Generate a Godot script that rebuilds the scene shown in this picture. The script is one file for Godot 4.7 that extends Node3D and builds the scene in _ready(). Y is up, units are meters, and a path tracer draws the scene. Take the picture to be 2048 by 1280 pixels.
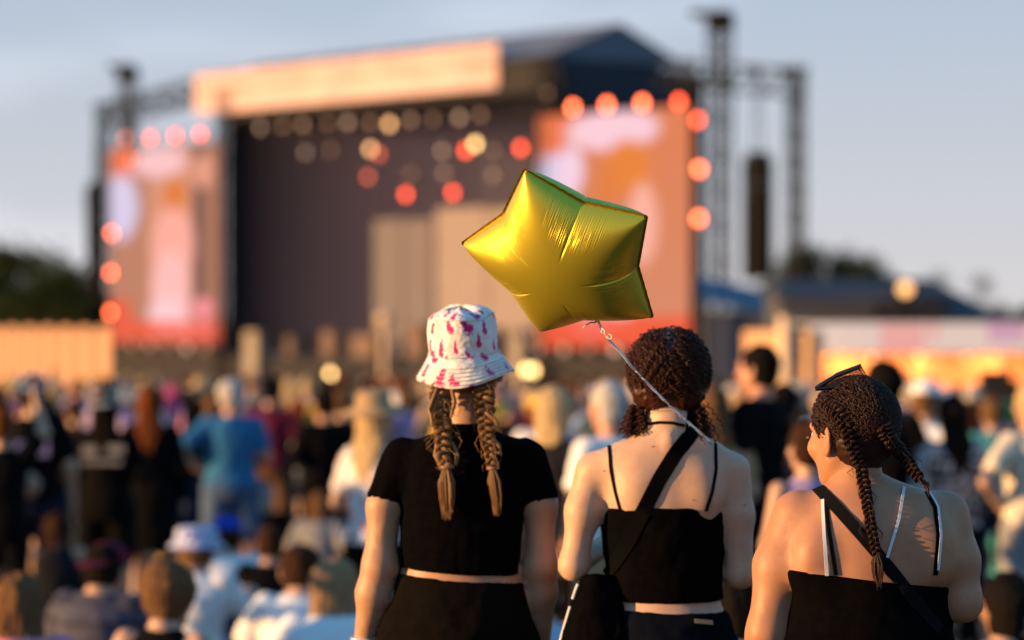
extends Node3D
# A summer evening at an open-air festival: three people seen from behind, a gold foil star balloon, the crowd on a lawn that falls gently towards the stage.

const F := 4835.0            # focal length in pixels of the 2048 x 1280 photograph
const EYE := 1.68            # height of the lens above the lawn where the three people stand
var M := {}                  # materials
var taken := {}              # names in use
var rng := RandomNumberGenerator.new()

# ------------------------------------------------------------------ fields meshed as surface nets
class Fld:
	var o: Vector3
	var c: float
	var nx: int
	var ny: int
	var nz: int
	var v: PackedFloat32Array
	func _init(lo: Vector3, hi: Vector3, cell: float) -> void:
		o = lo
		c = cell
		nx = int((hi.x - lo.x) / cell) + 2
		ny = int((hi.y - lo.y) / cell) + 2
		nz = int((hi.z - lo.z) / cell) + 2
		v = PackedFloat32Array()
		v.resize(nx * ny * nz)
		v.fill(1.0)
	func rng_of(lo: float, hi: float, base: float, n: int) -> Vector2i:
		return Vector2i(clampi(int(floor((lo - base) / c)), 0, n - 1), clampi(int(ceil((hi - base) / c)), 0, n - 1))
	func cap(a: Vector3, b: Vector3, ra: float, rb: float, k := 0.02) -> void:
		var m := maxf(ra, rb) + k + 2.5 * c
		var xr := rng_of(minf(a.x, b.x) - m, maxf(a.x, b.x) + m, o.x, nx)
		var yr := rng_of(minf(a.y, b.y) - m, maxf(a.y, b.y) + m, o.y, ny)
		var zr := rng_of(minf(a.z, b.z) - m, maxf(a.z, b.z) + m, o.z, nz)
		var ab := b - a
		var inv := 1.0 / maxf(ab.length_squared(), 1e-9)
		for iz in range(zr.x, zr.y + 1):
			for iy in range(yr.x, yr.y + 1):
				var p := Vector3(o.x + xr.x * c, o.y + iy * c, o.z + iz * c) - a
				var i := xr.x + nx * (iy + ny * iz)
				for ix in range(xr.x, xr.y + 1):
					var t := clampf(p.dot(ab) * inv, 0.0, 1.0)
					var d := (p - ab * t).length() - (ra + (rb - ra) * t)
					var e := v[i]
					var h := k - absf(d - e)
					v[i] = minf(d, e) if h <= 0.0 else minf(d, e) - h * h / (4.0 * k)
					p.x += c
					i += 1
	func chain(pts: Array, radii: Array, k := 0.02) -> void:
		for j in pts.size() - 1:
			cap(pts[j], pts[j + 1], radii[j], radii[j + 1], k)
	func ell(q: Vector3, r: Vector3, k := 0.02, turn := Basis.IDENTITY, cut := false) -> void:
		var m := maxf(r.x, maxf(r.y, r.z)) + k + 2.5 * c
		var xr := rng_of(q.x - m, q.x + m, o.x, nx)
		var yr := rng_of(q.y - m, q.y + m, o.y, ny)
		var zr := rng_of(q.z - m, q.z + m, o.z, nz)
		var back := turn.inverse()
		for iz in range(zr.x, zr.y + 1):
			for iy in range(yr.x, yr.y + 1):
				for ix in range(xr.x, xr.y + 1):
					var p := back * (Vector3(o.x + ix * c, o.y + iy * c, o.z + iz * c) - q)
					var s := p / r
					var k0 := s.length()
					var k1 := maxf((s / r).length(), 1e-6)
					var d := k0 * (k0 - 1.0) / k1
					var i := ix + nx * (iy + ny * iz)
					var e := v[i]
					if cut:
						v[i] = maxf(e, -d)
					else:
						var h := k - absf(d - e)
						v[i] = minf(d, e) if h <= 0.0 else minf(d, e) - h * h / (4.0 * k)
	# sections: [y, half width, half depth, x centre, z centre], from any order of y
	func loft(sections: Array, k := 0.02, power := 2.0) -> void:
		var s := sections.duplicate()
		s.sort_custom(func(a, b): return a[0] < b[0])
		var n := s.size()
		var y0: float = s[0][0]
		var y1: float = s[n - 1][0]
		var m := k + 2.5 * c
		var wide := 0.0
		for e in s:
			wide = maxf(wide, maxf(e[1], e[2]))
		var yr := rng_of(y0 - m, y1 + m, o.y, ny)
		for iy in range(yr.x, yr.y + 1):
			var y := o.y + iy * c
			var yc := clampf(y, y0, y1)
			var j := 0
			while j < n - 2 and yc > s[j + 1][0]:
				j += 1
			var t: float = (yc - s[j][0]) / maxf(s[j + 1][0] - s[j][0], 1e-6)
			var g := PackedFloat32Array([0, 0, 0, 0])
			for q in 4:
				var pa: float = s[maxi(j - 1, 0)][q + 1]
				var pb: float = s[j][q + 1]
				var pc: float = s[j + 1][q + 1]
				var pd: float = s[mini(j + 2, n - 1)][q + 1]
				g[q] = lerpf(lerpf(pb, pc, t), cubic_interpolate(pb, pc, pa, pd, t), 0.7)
			var wx := maxf(g[0], 0.004)
			var wz := maxf(g[1], 0.004)
			var dy := absf(y - yc)
			var xr := rng_of(g[2] - wx - m, g[2] + wx + m, o.x, nx)
			var zr := rng_of(g[3] - wz - m, g[3] + wz + m, o.z, nz)
			for iz in range(zr.x, zr.y + 1):
				var z := (o.z + iz * c - g[3]) / wz
				var zz := pow(absf(z), power)
				var i := xr.x + nx * (iy + ny * iz)
				for ix in range(xr.x, xr.y + 1):
					var x := (o.x + ix * c - g[2]) / wx
					var k0 := pow(pow(absf(x), power) + zz, 1.0 / power)
					var k1 := maxf(sqrt(x * x / (wx * wx) + z * z / (wz * wz)), 1e-5)
					var d := k0 * (k0 - 1.0) / k1
					if dy > 0.0:
						d = sqrt(maxf(d, 0.0) ** 2 + dy * dy) if d > 0.0 else maxf(d, dy)
					var e := v[i]
					var h := k - absf(d - e)
					v[i] = minf(d, e) if h <= 0.0 else minf(d, e) - h * h / (4.0 * k)
					i += 1
	func cut(at: Vector3, n: Vector3, x0 := -99.0, x1 := 99.0) -> void:    # keeps what lies behind the plane
		n = n.normalized()
		var i := 0
		for iz in nz:
			for iy in ny:
				var d := (Vector3(o.x, o.y + iy * c, o.z + iz * c) - at).dot(n)
				for ix in nx:
					if v[i] < d and o.x + ix * c > x0 and o.x + ix * c < x1:
						v[i] = d
					d += c * n.x
					i += 1
	func rough(noise: FastNoiseLite, amount: float, stretch := Vector3.ONE) -> void:
		var i := 0
		for iz in nz:
			for iy in ny:
				for ix in nx:
					if absf(v[i]) < 4.0 * c + amount:
						v[i] += amount * noise.get_noise_3d((o.x + ix * c) * stretch.x, (o.y + iy * c) * stretch.y, (o.z + iz * c) * stretch.z)
					i += 1
	func at(p: Vector3) -> float:
		var q := (p - o) / c
		var x := clampi(int(q.x), 0, nx - 2)
		var y := clampi(int(q.y), 0, ny - 2)
		var z := clampi(int(q.z), 0, nz - 2)
		var f := q - Vector3(x, y, z)
		var i := x + nx * (y + ny * z)
		var w := nx * ny
		var a := lerpf(lerpf(v[i], v[i + 1], f.x), lerpf(v[i + nx], v[i + nx + 1], f.x), f.y)
		var b := lerpf(lerpf(v[i + w], v[i + w + 1], f.x), lerpf(v[i + w + nx], v[i + w + nx + 1], f.x), f.y)
		return lerpf(a, b, f.z)
	func slope(p: Vector3) -> Vector3:
		var e := c * 0.9
		return Vector3(at(p + Vector3(e, 0, 0)) - at(p - Vector3(e, 0, 0)), at(p + Vector3(0, e, 0)) - at(p - Vector3(0, e, 0)), at(p + Vector3(0, 0, e)) - at(p - Vector3(0, 0, e))).normalized()
	func hit(from: Vector3, dir: Vector3, far := 1.2) -> Vector3:    # first point inside, walking from outside
		var t := 0.0
		while t < far:
			var d := at(from + dir * t)
			if d < 0.001:
				return from + dir * t
			t += clampf(d * 0.6, 0.001, 0.02)
		return from + dir * far
	func arrays() -> Array:
		var id := PackedInt32Array()
		id.resize(v.size())
		id.fill(-1)
		var vs := PackedVector3Array()
		var ns := PackedVector3Array()
		var w := nx * ny
		var near := 9.0 * c
		for iz in nz - 1:
			for iy in ny - 1:
				var i := nx * (iy + ny * iz)
				for ix in nx - 1:
					if absf(v[i]) < near:
						var a0 := v[i]
						var a1 := v[i + 1]
						var a2 := v[i + nx]
						var a3 := v[i + nx + 1]
						var b0 := v[i + w]
						var b1 := v[i + w + 1]
						var b2 := v[i + w + nx]
						var b3 := v[i + w + nx + 1]
						var lo := minf(minf(minf(a0, a1), minf(a2, a3)), minf(minf(b0, b1), minf(b2, b3)))
						var hi := maxf(maxf(maxf(a0, a1), maxf(a2, a3)), maxf(maxf(b0, b1), maxf(b2, b3)))
						if lo < 0.0 and hi >= 0.0:
							var s := Vector3.ZERO
							var n := 0
							if (a0 < 0.0) != (a1 < 0.0):
								s += Vector3(a0 / (a0 - a1), 0, 0); n += 1
							if (a2 < 0.0) != (a3 < 0.0):
								s += Vector3(a2 / (a2 - a3), 1, 0); n += 1
							if (b0 < 0.0) != (b1 < 0.0):
								s += Vector3(b0 / (b0 - b1), 0, 1); n += 1
							if (b2 < 0.0) != (b3 < 0.0):
								s += Vector3(b2 / (b2 - b3), 1, 1); n += 1
							if (a0 < 0.0) != (a2 < 0.0):
								s += Vector3(0, a0 / (a0 - a2), 0); n += 1
							if (a1 < 0.0) != (a3 < 0.0):
								s += Vector3(1, a1 / (a1 - a3), 0); n += 1
							if (b0 < 0.0) != (b2 < 0.0):
								s += Vector3(0, b0 / (b0 - b2), 1); n += 1
							if (b1 < 0.0) != (b3 < 0.0):
								s += Vector3(1, b1 / (b1 - b3), 1); n += 1
							if (a0 < 0.0) != (b0 < 0.0):
								s += Vector3(0, 0, a0 / (a0 - b0)); n += 1
							if (a1 < 0.0) != (b1 < 0.0):
								s += Vector3(1, 0, a1 / (a1 - b1)); n += 1
							if (a2 < 0.0) != (b2 < 0.0):
								s += Vector3(0, 1, a2 / (a2 - b2)); n += 1
							if (a3 < 0.0) != (b3 < 0.0):
								s += Vector3(1, 1, a3 / (a3 - b3)); n += 1
							s /= n
							id[i] = vs.size()
							vs.append(o + (Vector3(ix, iy, iz) + s) * c)
							var gx := (a1 + a3 + b1 + b3) - (a0 + a2 + b0 + b2)
							var gy := (a2 + a3 + b2 + b3) - (a0 + a1 + b0 + b1)
							var gz := (b0 + b1 + b2 + b3) - (a0 + a1 + a2 + a3)
							ns.append(Vector3(gx, gy, gz).normalized())
					i += 1
		var ix_out := PackedInt32Array()
		var steps := [[1, nx, w], [nx, w, 1], [w, 1, nx]]
		for iz in range(1, nz - 1):
			for iy in range(1, ny - 1):
				var i := 1 + nx * (iy + ny * iz)
				for ix in range(1, nx - 1):
					if id[i] >= 0:
						var inside := v[i] < 0.0
						for st in steps:
							if inside != (v[i + st[0]] < 0.0):
								var p0 := id[i]
								var p1 := id[i - st[1]]
								var p2 := id[i - st[1] - st[2]]
								var p3 := id[i - st[2]]
								if p0 >= 0 and p1 >= 0 and p2 >= 0 and p3 >= 0:
									if inside:
										ix_out.append_array(PackedInt32Array([p0, p2, p1, p0, p3, p2]))
									else:
										ix_out.append_array(PackedInt32Array([p0, p1, p2, p0, p2, p3]))
					i += 1
		return [vs, ns, ix_out]

# ------------------------------------------------------------------ collects shapes for one mesh
class MB:
	var v := PackedVector3Array()
	var n := PackedVector3Array()
	var u := PackedVector2Array()
	var ix := PackedInt32Array()
	func add(a: Array, x := Transform3D.IDENTITY) -> MB:
		var at := v.size()
		var vs: PackedVector3Array = a[0]
		var ns: PackedVector3Array = a[1]
		var nb := x.basis.inverse().transposed()
		v.append_array(x * vs)
		for q in ns:
			n.append((nb * q).normalized())
		var uv := PackedVector2Array()
		uv.resize(vs.size())
		u.append_array(uv)
		var src: PackedInt32Array = a[2]
		for i in src:
			ix.append(i + at)
		return self
	func tri(a: int, b: int, c: int) -> void:      # wound to suit the normals
		var g := (v[b] - v[a]).cross(v[c] - v[a])
		if g.dot(n[a] + n[b] + n[c]) > 0.0:
			ix.append_array(PackedInt32Array([a, c, b]))
		else:
			ix.append_array(PackedInt32Array([a, b, c]))
	func vert(p: Vector3, q: Vector3, uv := Vector2.ZERO) -> int:
		v.append(p)
		n.append(q)
		u.append(uv)
		return v.size() - 1
	func quad(a: Vector3, b: Vector3, c: Vector3, d: Vector3, face := Vector3.ZERO) -> MB:
		var q := (c - a).cross(b - a).normalized()
		if face != Vector3.ZERO and q.dot(face) < 0.0:
			q = -q
		var i := vert(a, q, Vector2(0, 1))
		vert(b, q, Vector2(1, 1))
		vert(c, q, Vector2(1, 0))
		vert(d, q, Vector2(0, 0))
		tri(i, i + 1, i + 2)
		tri(i, i + 2, i + 3)
		return self
	func box(p: Vector3, size: Vector3, turn := Basis.IDENTITY) -> MB:
		var h := size / 2
		for ax in 3:
			for sg in [-1.0, 1.0]:
				var e := Vector3.ZERO
				e[ax] = sg
				var f := Vector3.ZERO
				f[(ax + 1) % 3] = 1
				var g := Vector3.ZERO
				g[(ax + 2) % 3] = 1
				quad(p + turn * ((e - f - g) * h), p + turn * ((e + f - g) * h), p + turn * ((e + f + g) * h), p + turn * ((e - f + g) * h), turn * e)
		return self
	func tube(pts: Array, radii: Array, sides := 8, closed := true) -> MB:
		var m := pts.size()
		var side := Vector3.ZERO
		var first := v.size()
		for i in m:
			var t: Vector3 = (pts[mini(i + 1, m - 1)] - pts[maxi(i - 1, 0)]).normalized()
			if side == Vector3.ZERO:
				side = t.cross(Vector3(0.31, 0.17, 0.93)).normalized()
			side = (side - t * side.dot(t)).normalized()
			var up := t.cross(side)
			var r: float = radii[mini(i, radii.size() - 1)]
			for k in sides:
				var a := TAU * k / sides
				var q := side * cos(a) + up * sin(a)
				vert(pts[i] + q * r, q, Vector2(float(k) / sides, float(i) / m))
		for i in m - 1:
			for k in sides:
				var a := first + i * sides + k
				var b := first + i * sides + (k + 1) % sides
				tri(a, b, b + sides)
				tri(a, b + sides, a + sides)
		if closed:
			for e in [0, m - 1]:
				var q: Vector3 = (pts[0] - pts[1]).normalized() if e == 0 else (pts[m - 1] - pts[m - 2]).normalized()
				var mid := vert(pts[e], q)
				var ring := v.size()
				for k in sides:
					vert(v[first + e * sides + k], q)
				for k in sides:
					tri(mid, ring + k, ring + (k + 1) % sides)
		return self
	# a flat strip along a path with the outward normals given
	func strip(pts: Array, out: Array, width: float, thick: float) -> MB:
		var m := pts.size()
		for face in 4:
			var first := v.size()
			for i in m:
				var t: Vector3 = (pts[mini(i + 1, m - 1)] - pts[maxi(i - 1, 0)]).normalized()
				var s: Vector3 = t.cross(out[i]).normalized() * width / 2
				var q: Vector3 = (s.cross(t)).normalized()
				if q.dot(out[i]) < 0:
					q = -q
				var w: Vector3 = q * thick / 2
				var a: Vector3
				var b: Vector3
				var nn: Vector3
				if face == 0: a = -s + w; b = s + w; nn = q
				elif face == 1: a = -s - w; b = s - w; nn = -q
				elif face == 2: a = s + w; b = s - w; nn = s.normalized()
				else: a = -s + w; b = -s - w; nn = -s.normalized()
				vert(pts[i] + a, nn, Vector2(0, float(i) / m))
				vert(pts[i] + b, nn, Vector2(1, float(i) / m))
			for i in m - 1:
				var a := first + 2 * i
				tri(a, a + 1, a + 3)
				tri(a, a + 3, a + 2)
		return self
	# profile: Vector2(radius, height) pairs, turned round y; wave bends it
	func lathe(profile: Array, seg := 32, x := Transform3D.IDENTITY, wave = null) -> MB:
		var first := v.size()
		var m := profile.size()
		var pos := func(i: int, k: int) -> Vector3:
			var a := TAU * k / seg
			var p := Vector3(profile[i].x * cos(a), profile[i].y, profile[i].x * sin(a))
			if wave == null: return p
			return wave.call(p, a)
		for i in m:
			for k in seg + 1:
				var p: Vector3 = pos.call(i, k)
				var du: Vector3 = pos.call(i, k + 1) - pos.call(i, k - 1)
				var dv: Vector3 = pos.call(mini(i + 1, m - 1), k) - pos.call(maxi(i - 1, 0), k)
				var q := du.cross(dv).normalized() * -1.0
				if q.length() < 0.5:
					q = Vector3(0, 1 if i > m / 2 else -1, 0)
				vert(x * p, (x.basis * q).normalized(), Vector2(float(k) / seg, float(i) / (m - 1)))
		for i in m - 1:
			for k in seg:
				var a := first + i * (seg + 1) + k
				tri(a, a + 1, a + seg + 2)
				tri(a, a + seg + 2, a + seg + 1)
		return self
	func mesh() -> ArrayMesh:
		var a := []
		a.resize(Mesh.ARRAY_MAX)
		a[Mesh.ARRAY_VERTEX] = v
		a[Mesh.ARRAY_NORMAL] = n
		a[Mesh.ARRAY_TEX_UV] = u
		a[Mesh.ARRAY_INDEX] = ix
		var m := ArrayMesh.new()
		m.add_surface_from_arrays(Mesh.PRIMITIVE_TRIANGLES, a)
		return m

# ------------------------------------------------------------------ naming and placing
func numbered(called: String) -> String:
	taken[called] = taken.get(called, -1) + 1
	return called if taken[called] == 0 else "%s_%03d" % [called, taken[called]]

func tag(o: Node, label: String, category := "", group := "") -> Node:
	o.set_meta("label", label)
	if category: o.set_meta("category", category)
	if group: o.set_meta("group", group)
	return o

func thing(called: String, label: String, category: String, at := Vector3.ZERO, turn := 0.0, group := "") -> Node3D:
	var o := Node3D.new()
	o.name = numbered(called)
	add_child(o)
	o.position = at
	o.rotation.y = turn
	tag(o, label, category, group)
	return o

func part(called: String, mesh: Mesh, mat: Material, parent: Node) -> MeshInstance3D:
	var o := MeshInstance3D.new()
	o.name = called
	o.mesh = mesh
	o.material_override = mat
	parent.add_child(o, true)
	return o

func struct(called: String, mesh: Mesh, mat: Material) -> MeshInstance3D:
	var o := part(numbered(called), mesh, mat, self)
	o.set_meta("kind", "structure")
	return o

func lin(r: float, g: float, b: float) -> Color:
	return Color(r, g, b).linear_to_srgb()

func mat(r: float, g: float, b: float, rough := 0.85, metal := 0.0, spec := 0.5) -> StandardMaterial3D:
	var m := StandardMaterial3D.new()
	m.albedo_color = lin(r, g, b)
	m.roughness = rough
	m.metallic = metal
	m.metallic_specular = spec
	return m

func glow(r: float, g: float, b: float, e: float) -> StandardMaterial3D:
	var m := mat(0.05, 0.03, 0.03, 0.5)
	m.emission_enabled = true
	m.emission = lin(r, g, b)
	m.emission_energy_multiplier = e * 0.72
	return m

func noise(freq: float, sd := 1, octaves := 3) -> FastNoiseLite:
	var n := FastNoiseLite.new()
	n.seed = sd
	n.frequency = freq
	n.fractal_octaves = octaves
	return n

func noise_tex(size: int, freq: float, sd: int, stops: Array, octaves := 4) -> NoiseTexture2D:
	var t := NoiseTexture2D.new()
	t.width = size
	t.height = size
	t.seamless = true
	t.noise = noise(freq, sd, octaves)
	var g := Gradient.new()
	g.offsets = PackedFloat32Array(stops.map(func(s): return s[0]))
	g.colors = PackedColorArray(stops.map(func(s): return lin(s[1], s[2], s[3])))
	t.color_ramp = g
	return t

# height of the lawn at a distance in front of the lens
func lawn(d: float) -> float:
	var k := [[0.0, 0.1], [5.8, 0.0], [15.5, -0.5], [20.0, -0.66], [110.0, -2.7], [140.0, -2.9]]
	if d <= 0.0: return 0.1
	for i in k.size() - 1:
		if d < k[i + 1][0]:
			return lerpf(k[i][1], k[i + 1][1], (d - k[i][0]) / (k[i + 1][0] - k[i][0]))
	return -2.9

# a pixel of the photograph at a distance d, dz metres nearer the lens
func at(px: float, py: float, d: float, dz := 0.0) -> Vector3:
	return Vector3((px - 1024.0) / F * d, EYE - (py - 640.0) / F * d, -d + dz)

# ------------------------------------------------------------------ the path from camera to sky
func _ready() -> void:
	rng.seed = 7
	look()
	materials()
	setting()
	stage()
	stalls()
	make_prototypes()
	woman_hat()
	woman_balloon()
	woman_braids()
	balloon()
	crowd()

func look() -> void:
	var cam := Camera3D.new()
	cam.name = "camera"
	var lens := CameraAttributesPhysical.new()
	lens.frustum_focal_length = 12.0 / (640.0 / F)
	lens.exposure_aperture = lens.frustum_focal_length / 47.0
	lens.frustum_focus_distance = 5.2
	lens.frustum_near = 0.1
	lens.frustum_far = 4000.0
	cam.attributes = lens
	cam.position = Vector3(0, EYE, 0)
	add_child(cam)
	cam.current = true
	var env := Environment.new()
	env.background_mode = Environment.BG_SKY
	env.tonemap_mode = Environment.TONE_MAPPER_LINEAR
	env.tonemap_exposure = 2.05
	env.sdfgi_enabled = true
	env.ssao_enabled = true
	env.ssil_enabled = true
	var sm := ProceduralSkyMaterial.new()
	sm.sky_top_color = lin(0.02, 0.175, 0.345)
	sm.sky_horizon_color = lin(0.345, 0.33, 0.33)
	sm.sky_curve = 0.2
	sm.ground_bottom_color = lin(0.08, 0.07, 0.05)
	sm.ground_horizon_color = lin(0.3, 0.28, 0.26)
	sm.sun_angle_max = 1.0
	sm.sky_cover = clouds()
	sm.sky_cover_modulate = Color(1, 1, 1, 1)
	env.sky = Sky.new()
	env.sky.sky_material = sm
	env.volumetric_fog_enabled = true
	env.volumetric_fog_density = 0.0
	var we := WorldEnvironment.new()
	we.name = "environment"
	we.environment = env
	add_child(we)
	var sun := DirectionalLight3D.new()
	sun.name = "sun"
	sun.light_color = lin(1.0, 0.57, 0.22)
	sun.light_energy = 1.6
	sun.light_angular_distance = 0.6
	sun.shadow_enabled = true
	add_child(sun)
	var az := deg_to_rad(76.0)
	var el := deg_to_rad(6.5)
	sun.look_at_from_position(Vector3.ZERO, -Vector3(-sin(az) * cos(el), sin(el), cos(az) * cos(el)), Vector3.UP)

func clouds() -> ImageTexture:     # thin veils of cirrus, the same all round the sky
	var w := 1024
	var h := 512
	var im := Image.create(w, h, false, Image.FORMAT_RGBA8)
	var a := noise(0.9, 11, 4)
	var b := noise(2.6, 5, 5)
	for y in h:
		var up := (0.5 - (y + 0.5) / h) * PI
		for x in w:
			var r := TAU * x / w
			var p := Vector3(cos(r) * cos(up), sin(up) * 5.0, sin(r) * cos(up))
			var q := clampf(a.get_noise_3dv(p * 2.2) * 0.9 + b.get_noise_3dv(p * 2.0 + Vector3(3, 1, 2)) * 0.55 + 0.02, 0.0, 1.0)
			im.set_pixel(x, y, Color(0.62, 0.62, 0.64, clampf(q * 0.55 - 0.07, 0.0, 0.28) if up > 0.0 else 0.0))
	return ImageTexture.create_from_image(im)

func skin(r: float, g: float, b: float, sd: int) -> StandardMaterial3D:
	var m := mat(r, g, b, 0.52, 0.0, 0.42)
	m.albedo_color = Color.WHITE
	m.albedo_texture = noise_tex(256, 0.02, sd, [[0.0, r * 0.9, g * 0.82, b * 0.8], [0.38, r * 0.98, g * 0.97, b * 0.96], [0.5, r, g, b], [0.7, r * 1.03, g * 1.05, b * 1.05], [1.0, r * 0.97, g * 0.9, b * 0.87]], 5)
	m.uv1_triplanar = true
	m.uv1_scale = Vector3(3, 3, 3)
	m.heightmap_enabled = true
	m.heightmap_texture = noise_tex(512, 0.3, sd + 50, [[0.0, 0, 0, 0], [1.0, 1, 1, 1]], 5)
	m.heightmap_scale = 0.022
	m.subsurf_scatter_enabled = true
	m.subsurf_scatter_strength = 0.12
	return m

func weave(r: float, g: float, b: float, sd: int) -> StandardMaterial3D:
	var m := mat(r, g, b, 1.0, 0.0, 0.1)
	m.albedo_color = Color.WHITE
	m.albedo_texture = noise_tex(256, 0.03, sd, [[0.0, r * 0.7, g * 0.7, b * 0.7], [0.5, r, g, b], [1.0, r * 1.35, g * 1.35, b * 1.35]], 5)
	m.uv1_triplanar = true
	m.uv1_scale = Vector3(4, 4, 4)
	return m

func materials() -> void:
	M.skin_1 = skin(0.42, 0.228, 0.142, 21)
	M.skin_2 = skin(0.50, 0.318, 0.226, 22)
	M.skin_3 = skin(0.36, 0.172, 0.10, 23)
	M.black = weave(0.0024, 0.0021, 0.0024, 31)
	M.denim = weave(0.004, 0.005, 0.009, 32)
	M.pants = weave(0.006, 0.0045, 0.0036, 33)
	M.strap = mat(0.003, 0.0027, 0.003, 0.95, 0.0, 0.12)
	M.white_strap = mat(0.55, 0.55, 0.6, 0.6)
	M.blonde = mat(0.19, 0.092, 0.032, 0.45, 0.0, 0.4)
	M.blonde_dark = M.blonde
	M.auburn = mat(0.036, 0.0085, 0.003, 0.45, 0.0, 0.35)
	M.auburn_dark = M.auburn
	M.brown = mat(0.021, 0.0062, 0.003, 0.48, 0.0, 0.32)
	M.brown_dark = M.brown
	M.metal_dark = mat(0.005, 0.005, 0.006, 0.8, 0.0, 0.2)
	M.truss = mat(0.014, 0.015, 0.019, 0.7, 0.0, 0.3)
	M.drape = mat(0.010, 0.009, 0.011, 0.95)
	M.eye = mat(0.7, 0.68, 0.65, 0.2)

# ------------------------------------------------------------------ the setting
func setting() -> void:
	# lawn: one sheet to the horizon, finer near the lens
	var xs := [-2500.0, -900.0, -300.0, -120.0]
	for i in range(-60, 61, 3): xs.append(float(i))
	xs.append_array([120.0, 300.0, 900.0, 2500.0])
	var ds := [-800.0, -200.0, -40.0, -8.0, 0.0]
	var d := 1.0
	while d < 150.0:
		ds.append(d)
		d += 0.8 if d < 30.0 else 3.0
	ds.append_array([200.0, 400.0, 1000.0, 3000.0])
	var mb := MB.new()
	var bump := noise(0.12, 3)
	for dd in ds:
		for x in xs:
			var y := lawn(dd) + (bump.get_noise_2d(x, dd) * 0.03 if dd > 7.0 and dd < 130.0 else 0.0)
			mb.vert(Vector3(x, y, -dd), Vector3.UP)
	var nx := xs.size()
	for j in ds.size() - 1:
		for i in nx - 1:
			var a := j * nx + i
			mb.tri(a, a + 1, a + nx + 1)
			mb.tri(a, a + nx + 1, a + nx)
	var m := StandardMaterial3D.new()
	m.albedo_texture = noise_tex(1024, 0.012, 2, [[0.0, 0.014, 0.013, 0.005], [0.4, 0.030, 0.027, 0.011], [0.6, 0.052, 0.044, 0.021], [1.0, 0.10, 0.078, 0.042]], 6)
	m.uv1_triplanar = true
	m.uv1_world_triplanar = true
	m.uv1_scale = Vector3(0.23, 0.23, 0.23)
	m.roughness = 0.95
	m.heightmap_enabled = true
	m.heightmap_texture = noise_tex(512, 0.06, 4, [[0.0, 0, 0, 0], [1.0, 1, 1, 1]], 4)
	m.heightmap_scale = 3.0
	struct("lawn", mb.mesh(), m)

	# trees behind the festival ground: a trunk with limbs, and a crown of thousands of leaf faces in clumps
	M.bark = weave(0.05, 0.038, 0.028, 8)
	var leaf := mat(0.020, 0.027, 0.012, 0.9, 0.0, 0.1)
	leaf.backlight_enabled = true
	leaf.backlight = lin(0.03, 0.04, 0.01)
	var leaf_b := mat(0.026, 0.032, 0.013, 0.9, 0.0, 0.1)
	leaf_b.backlight_enabled = true
	leaf_b.backlight = lin(0.03, 0.04, 0.01)
	var kinds := []
	for k in 4:
		kinds.append(tree_meshes(k, 0.34 if k < 3 else 0.2))
	var trees := [
		[-30, 478, 150, 0, 9.0, "broad dark tree with the tallest crown of the left wood"],
		[50, 488, 146, 1, 7.5, "rounded dark tree beside the tallest crown of the wood"],
		[112, 535, 140, 2, 7.0, "middling dark tree on the falling edge of the wood"],
		[165, 575, 138, 0, 6.0, "low dark tree at the wood's end behind the tan panels"],
		[205, 600, 150, 1, 6.0, "lowest dark tree of the wood, beside the hanging speakers"],
		[1590, 500, 165, 1, 7.0, "rounded tree behind the dark marquee, next to the speaker column"],
		[1665, 480, 160, 0, 7.5, "tallest olive green tree behind the dark marquee"],
		[1735, 515, 165, 2, 6.0, "smaller round tree on the slope behind the marquee"],
		[1880, 540, 190, 3, 4.6, "thin airy tree above the marquee roof"],
		[1960, 545, 185, 3, 4.2, "wispy young tree standing alone past the marquee"],
		[2040, 612, 180, 2, 6.0, "low dark tree behind the bar's far end"],
	]
	for t in trees:
		var dist: float = t[2]
		var top: Vector3 = at(t[0], t[1], dist)
		var base := lawn(dist)
		var h: float = top.y - base
		var o := thing("tree", t[5], "tree", Vector3(top.x, base, -dist), rng.randf() * TAU, "trees around the festival ground")
		o.scale = Vector3(t[4] / 7.0 * 1.0, h / 9.0, t[4] / 7.0)
		part("trunk", kinds[t[3]][0], M.bark, o)
		part("crown", kinds[t[3]][1], leaf if t[3] != 1 else leaf_b, o)

func tree_meshes(k: int, leafy: float) -> Array:
	var r := RandomNumberGenerator.new()
	r.seed = 100 + k
	var wood := MB.new()
	wood.tube([Vector3(0, -0.1, 0), Vector3(0.05, 1.5, 0.02), Vector3(0.1, 3.5, -0.05), Vector3(0.0, 6.0, 0.1)], [0.34, 0.26, 0.2, 0.08], 8)
	var clumps := []
	for i in (22 if k < 3 else 13):
		var a := r.randf() * TAU
		var y := r.randf_range(2.6, 8.2)
		var w := 3.4 * sqrt(maxf(0.08, 1.0 - pow((y - 5.0) / 4.0, 2.0))) * r.randf_range(0.35, 1.0)
		var p := Vector3(cos(a) * w, y, sin(a) * w)
		clumps.append(p)
		if i % 2 == 0:
			var s := Vector3(0.05, r.randf_range(1.8, 4.0), 0)
			wood.tube([s, s.lerp(p, 0.5) + Vector3(0, 0.3, 0), p], [0.1, 0.06, 0.02], 5, false)
	var lv := MB.new()
	for p in clumps:
		var rad := r.randf_range(0.9, 1.5)
		for j in (420 if k < 3 else 160):
			var q := Vector3(r.randfn(), r.randfn() * 0.8, r.randfn()) * rad * 0.5
			var nrm := Vector3(r.randfn(), r.randfn() + 0.6, r.randfn()).normalized()
			var s := nrm.cross(Vector3(r.randfn(), r.randfn(), r.randfn())).normalized() * leafy * r.randf_range(0.6, 1.2) * 0.5
			var t := nrm.cross(s) * 0.7
			lv.quad(p + q - s, p + q - t, p + q + s, p + q + t, nrm)
	return [wood.mesh(), lv.mesh()]

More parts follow.
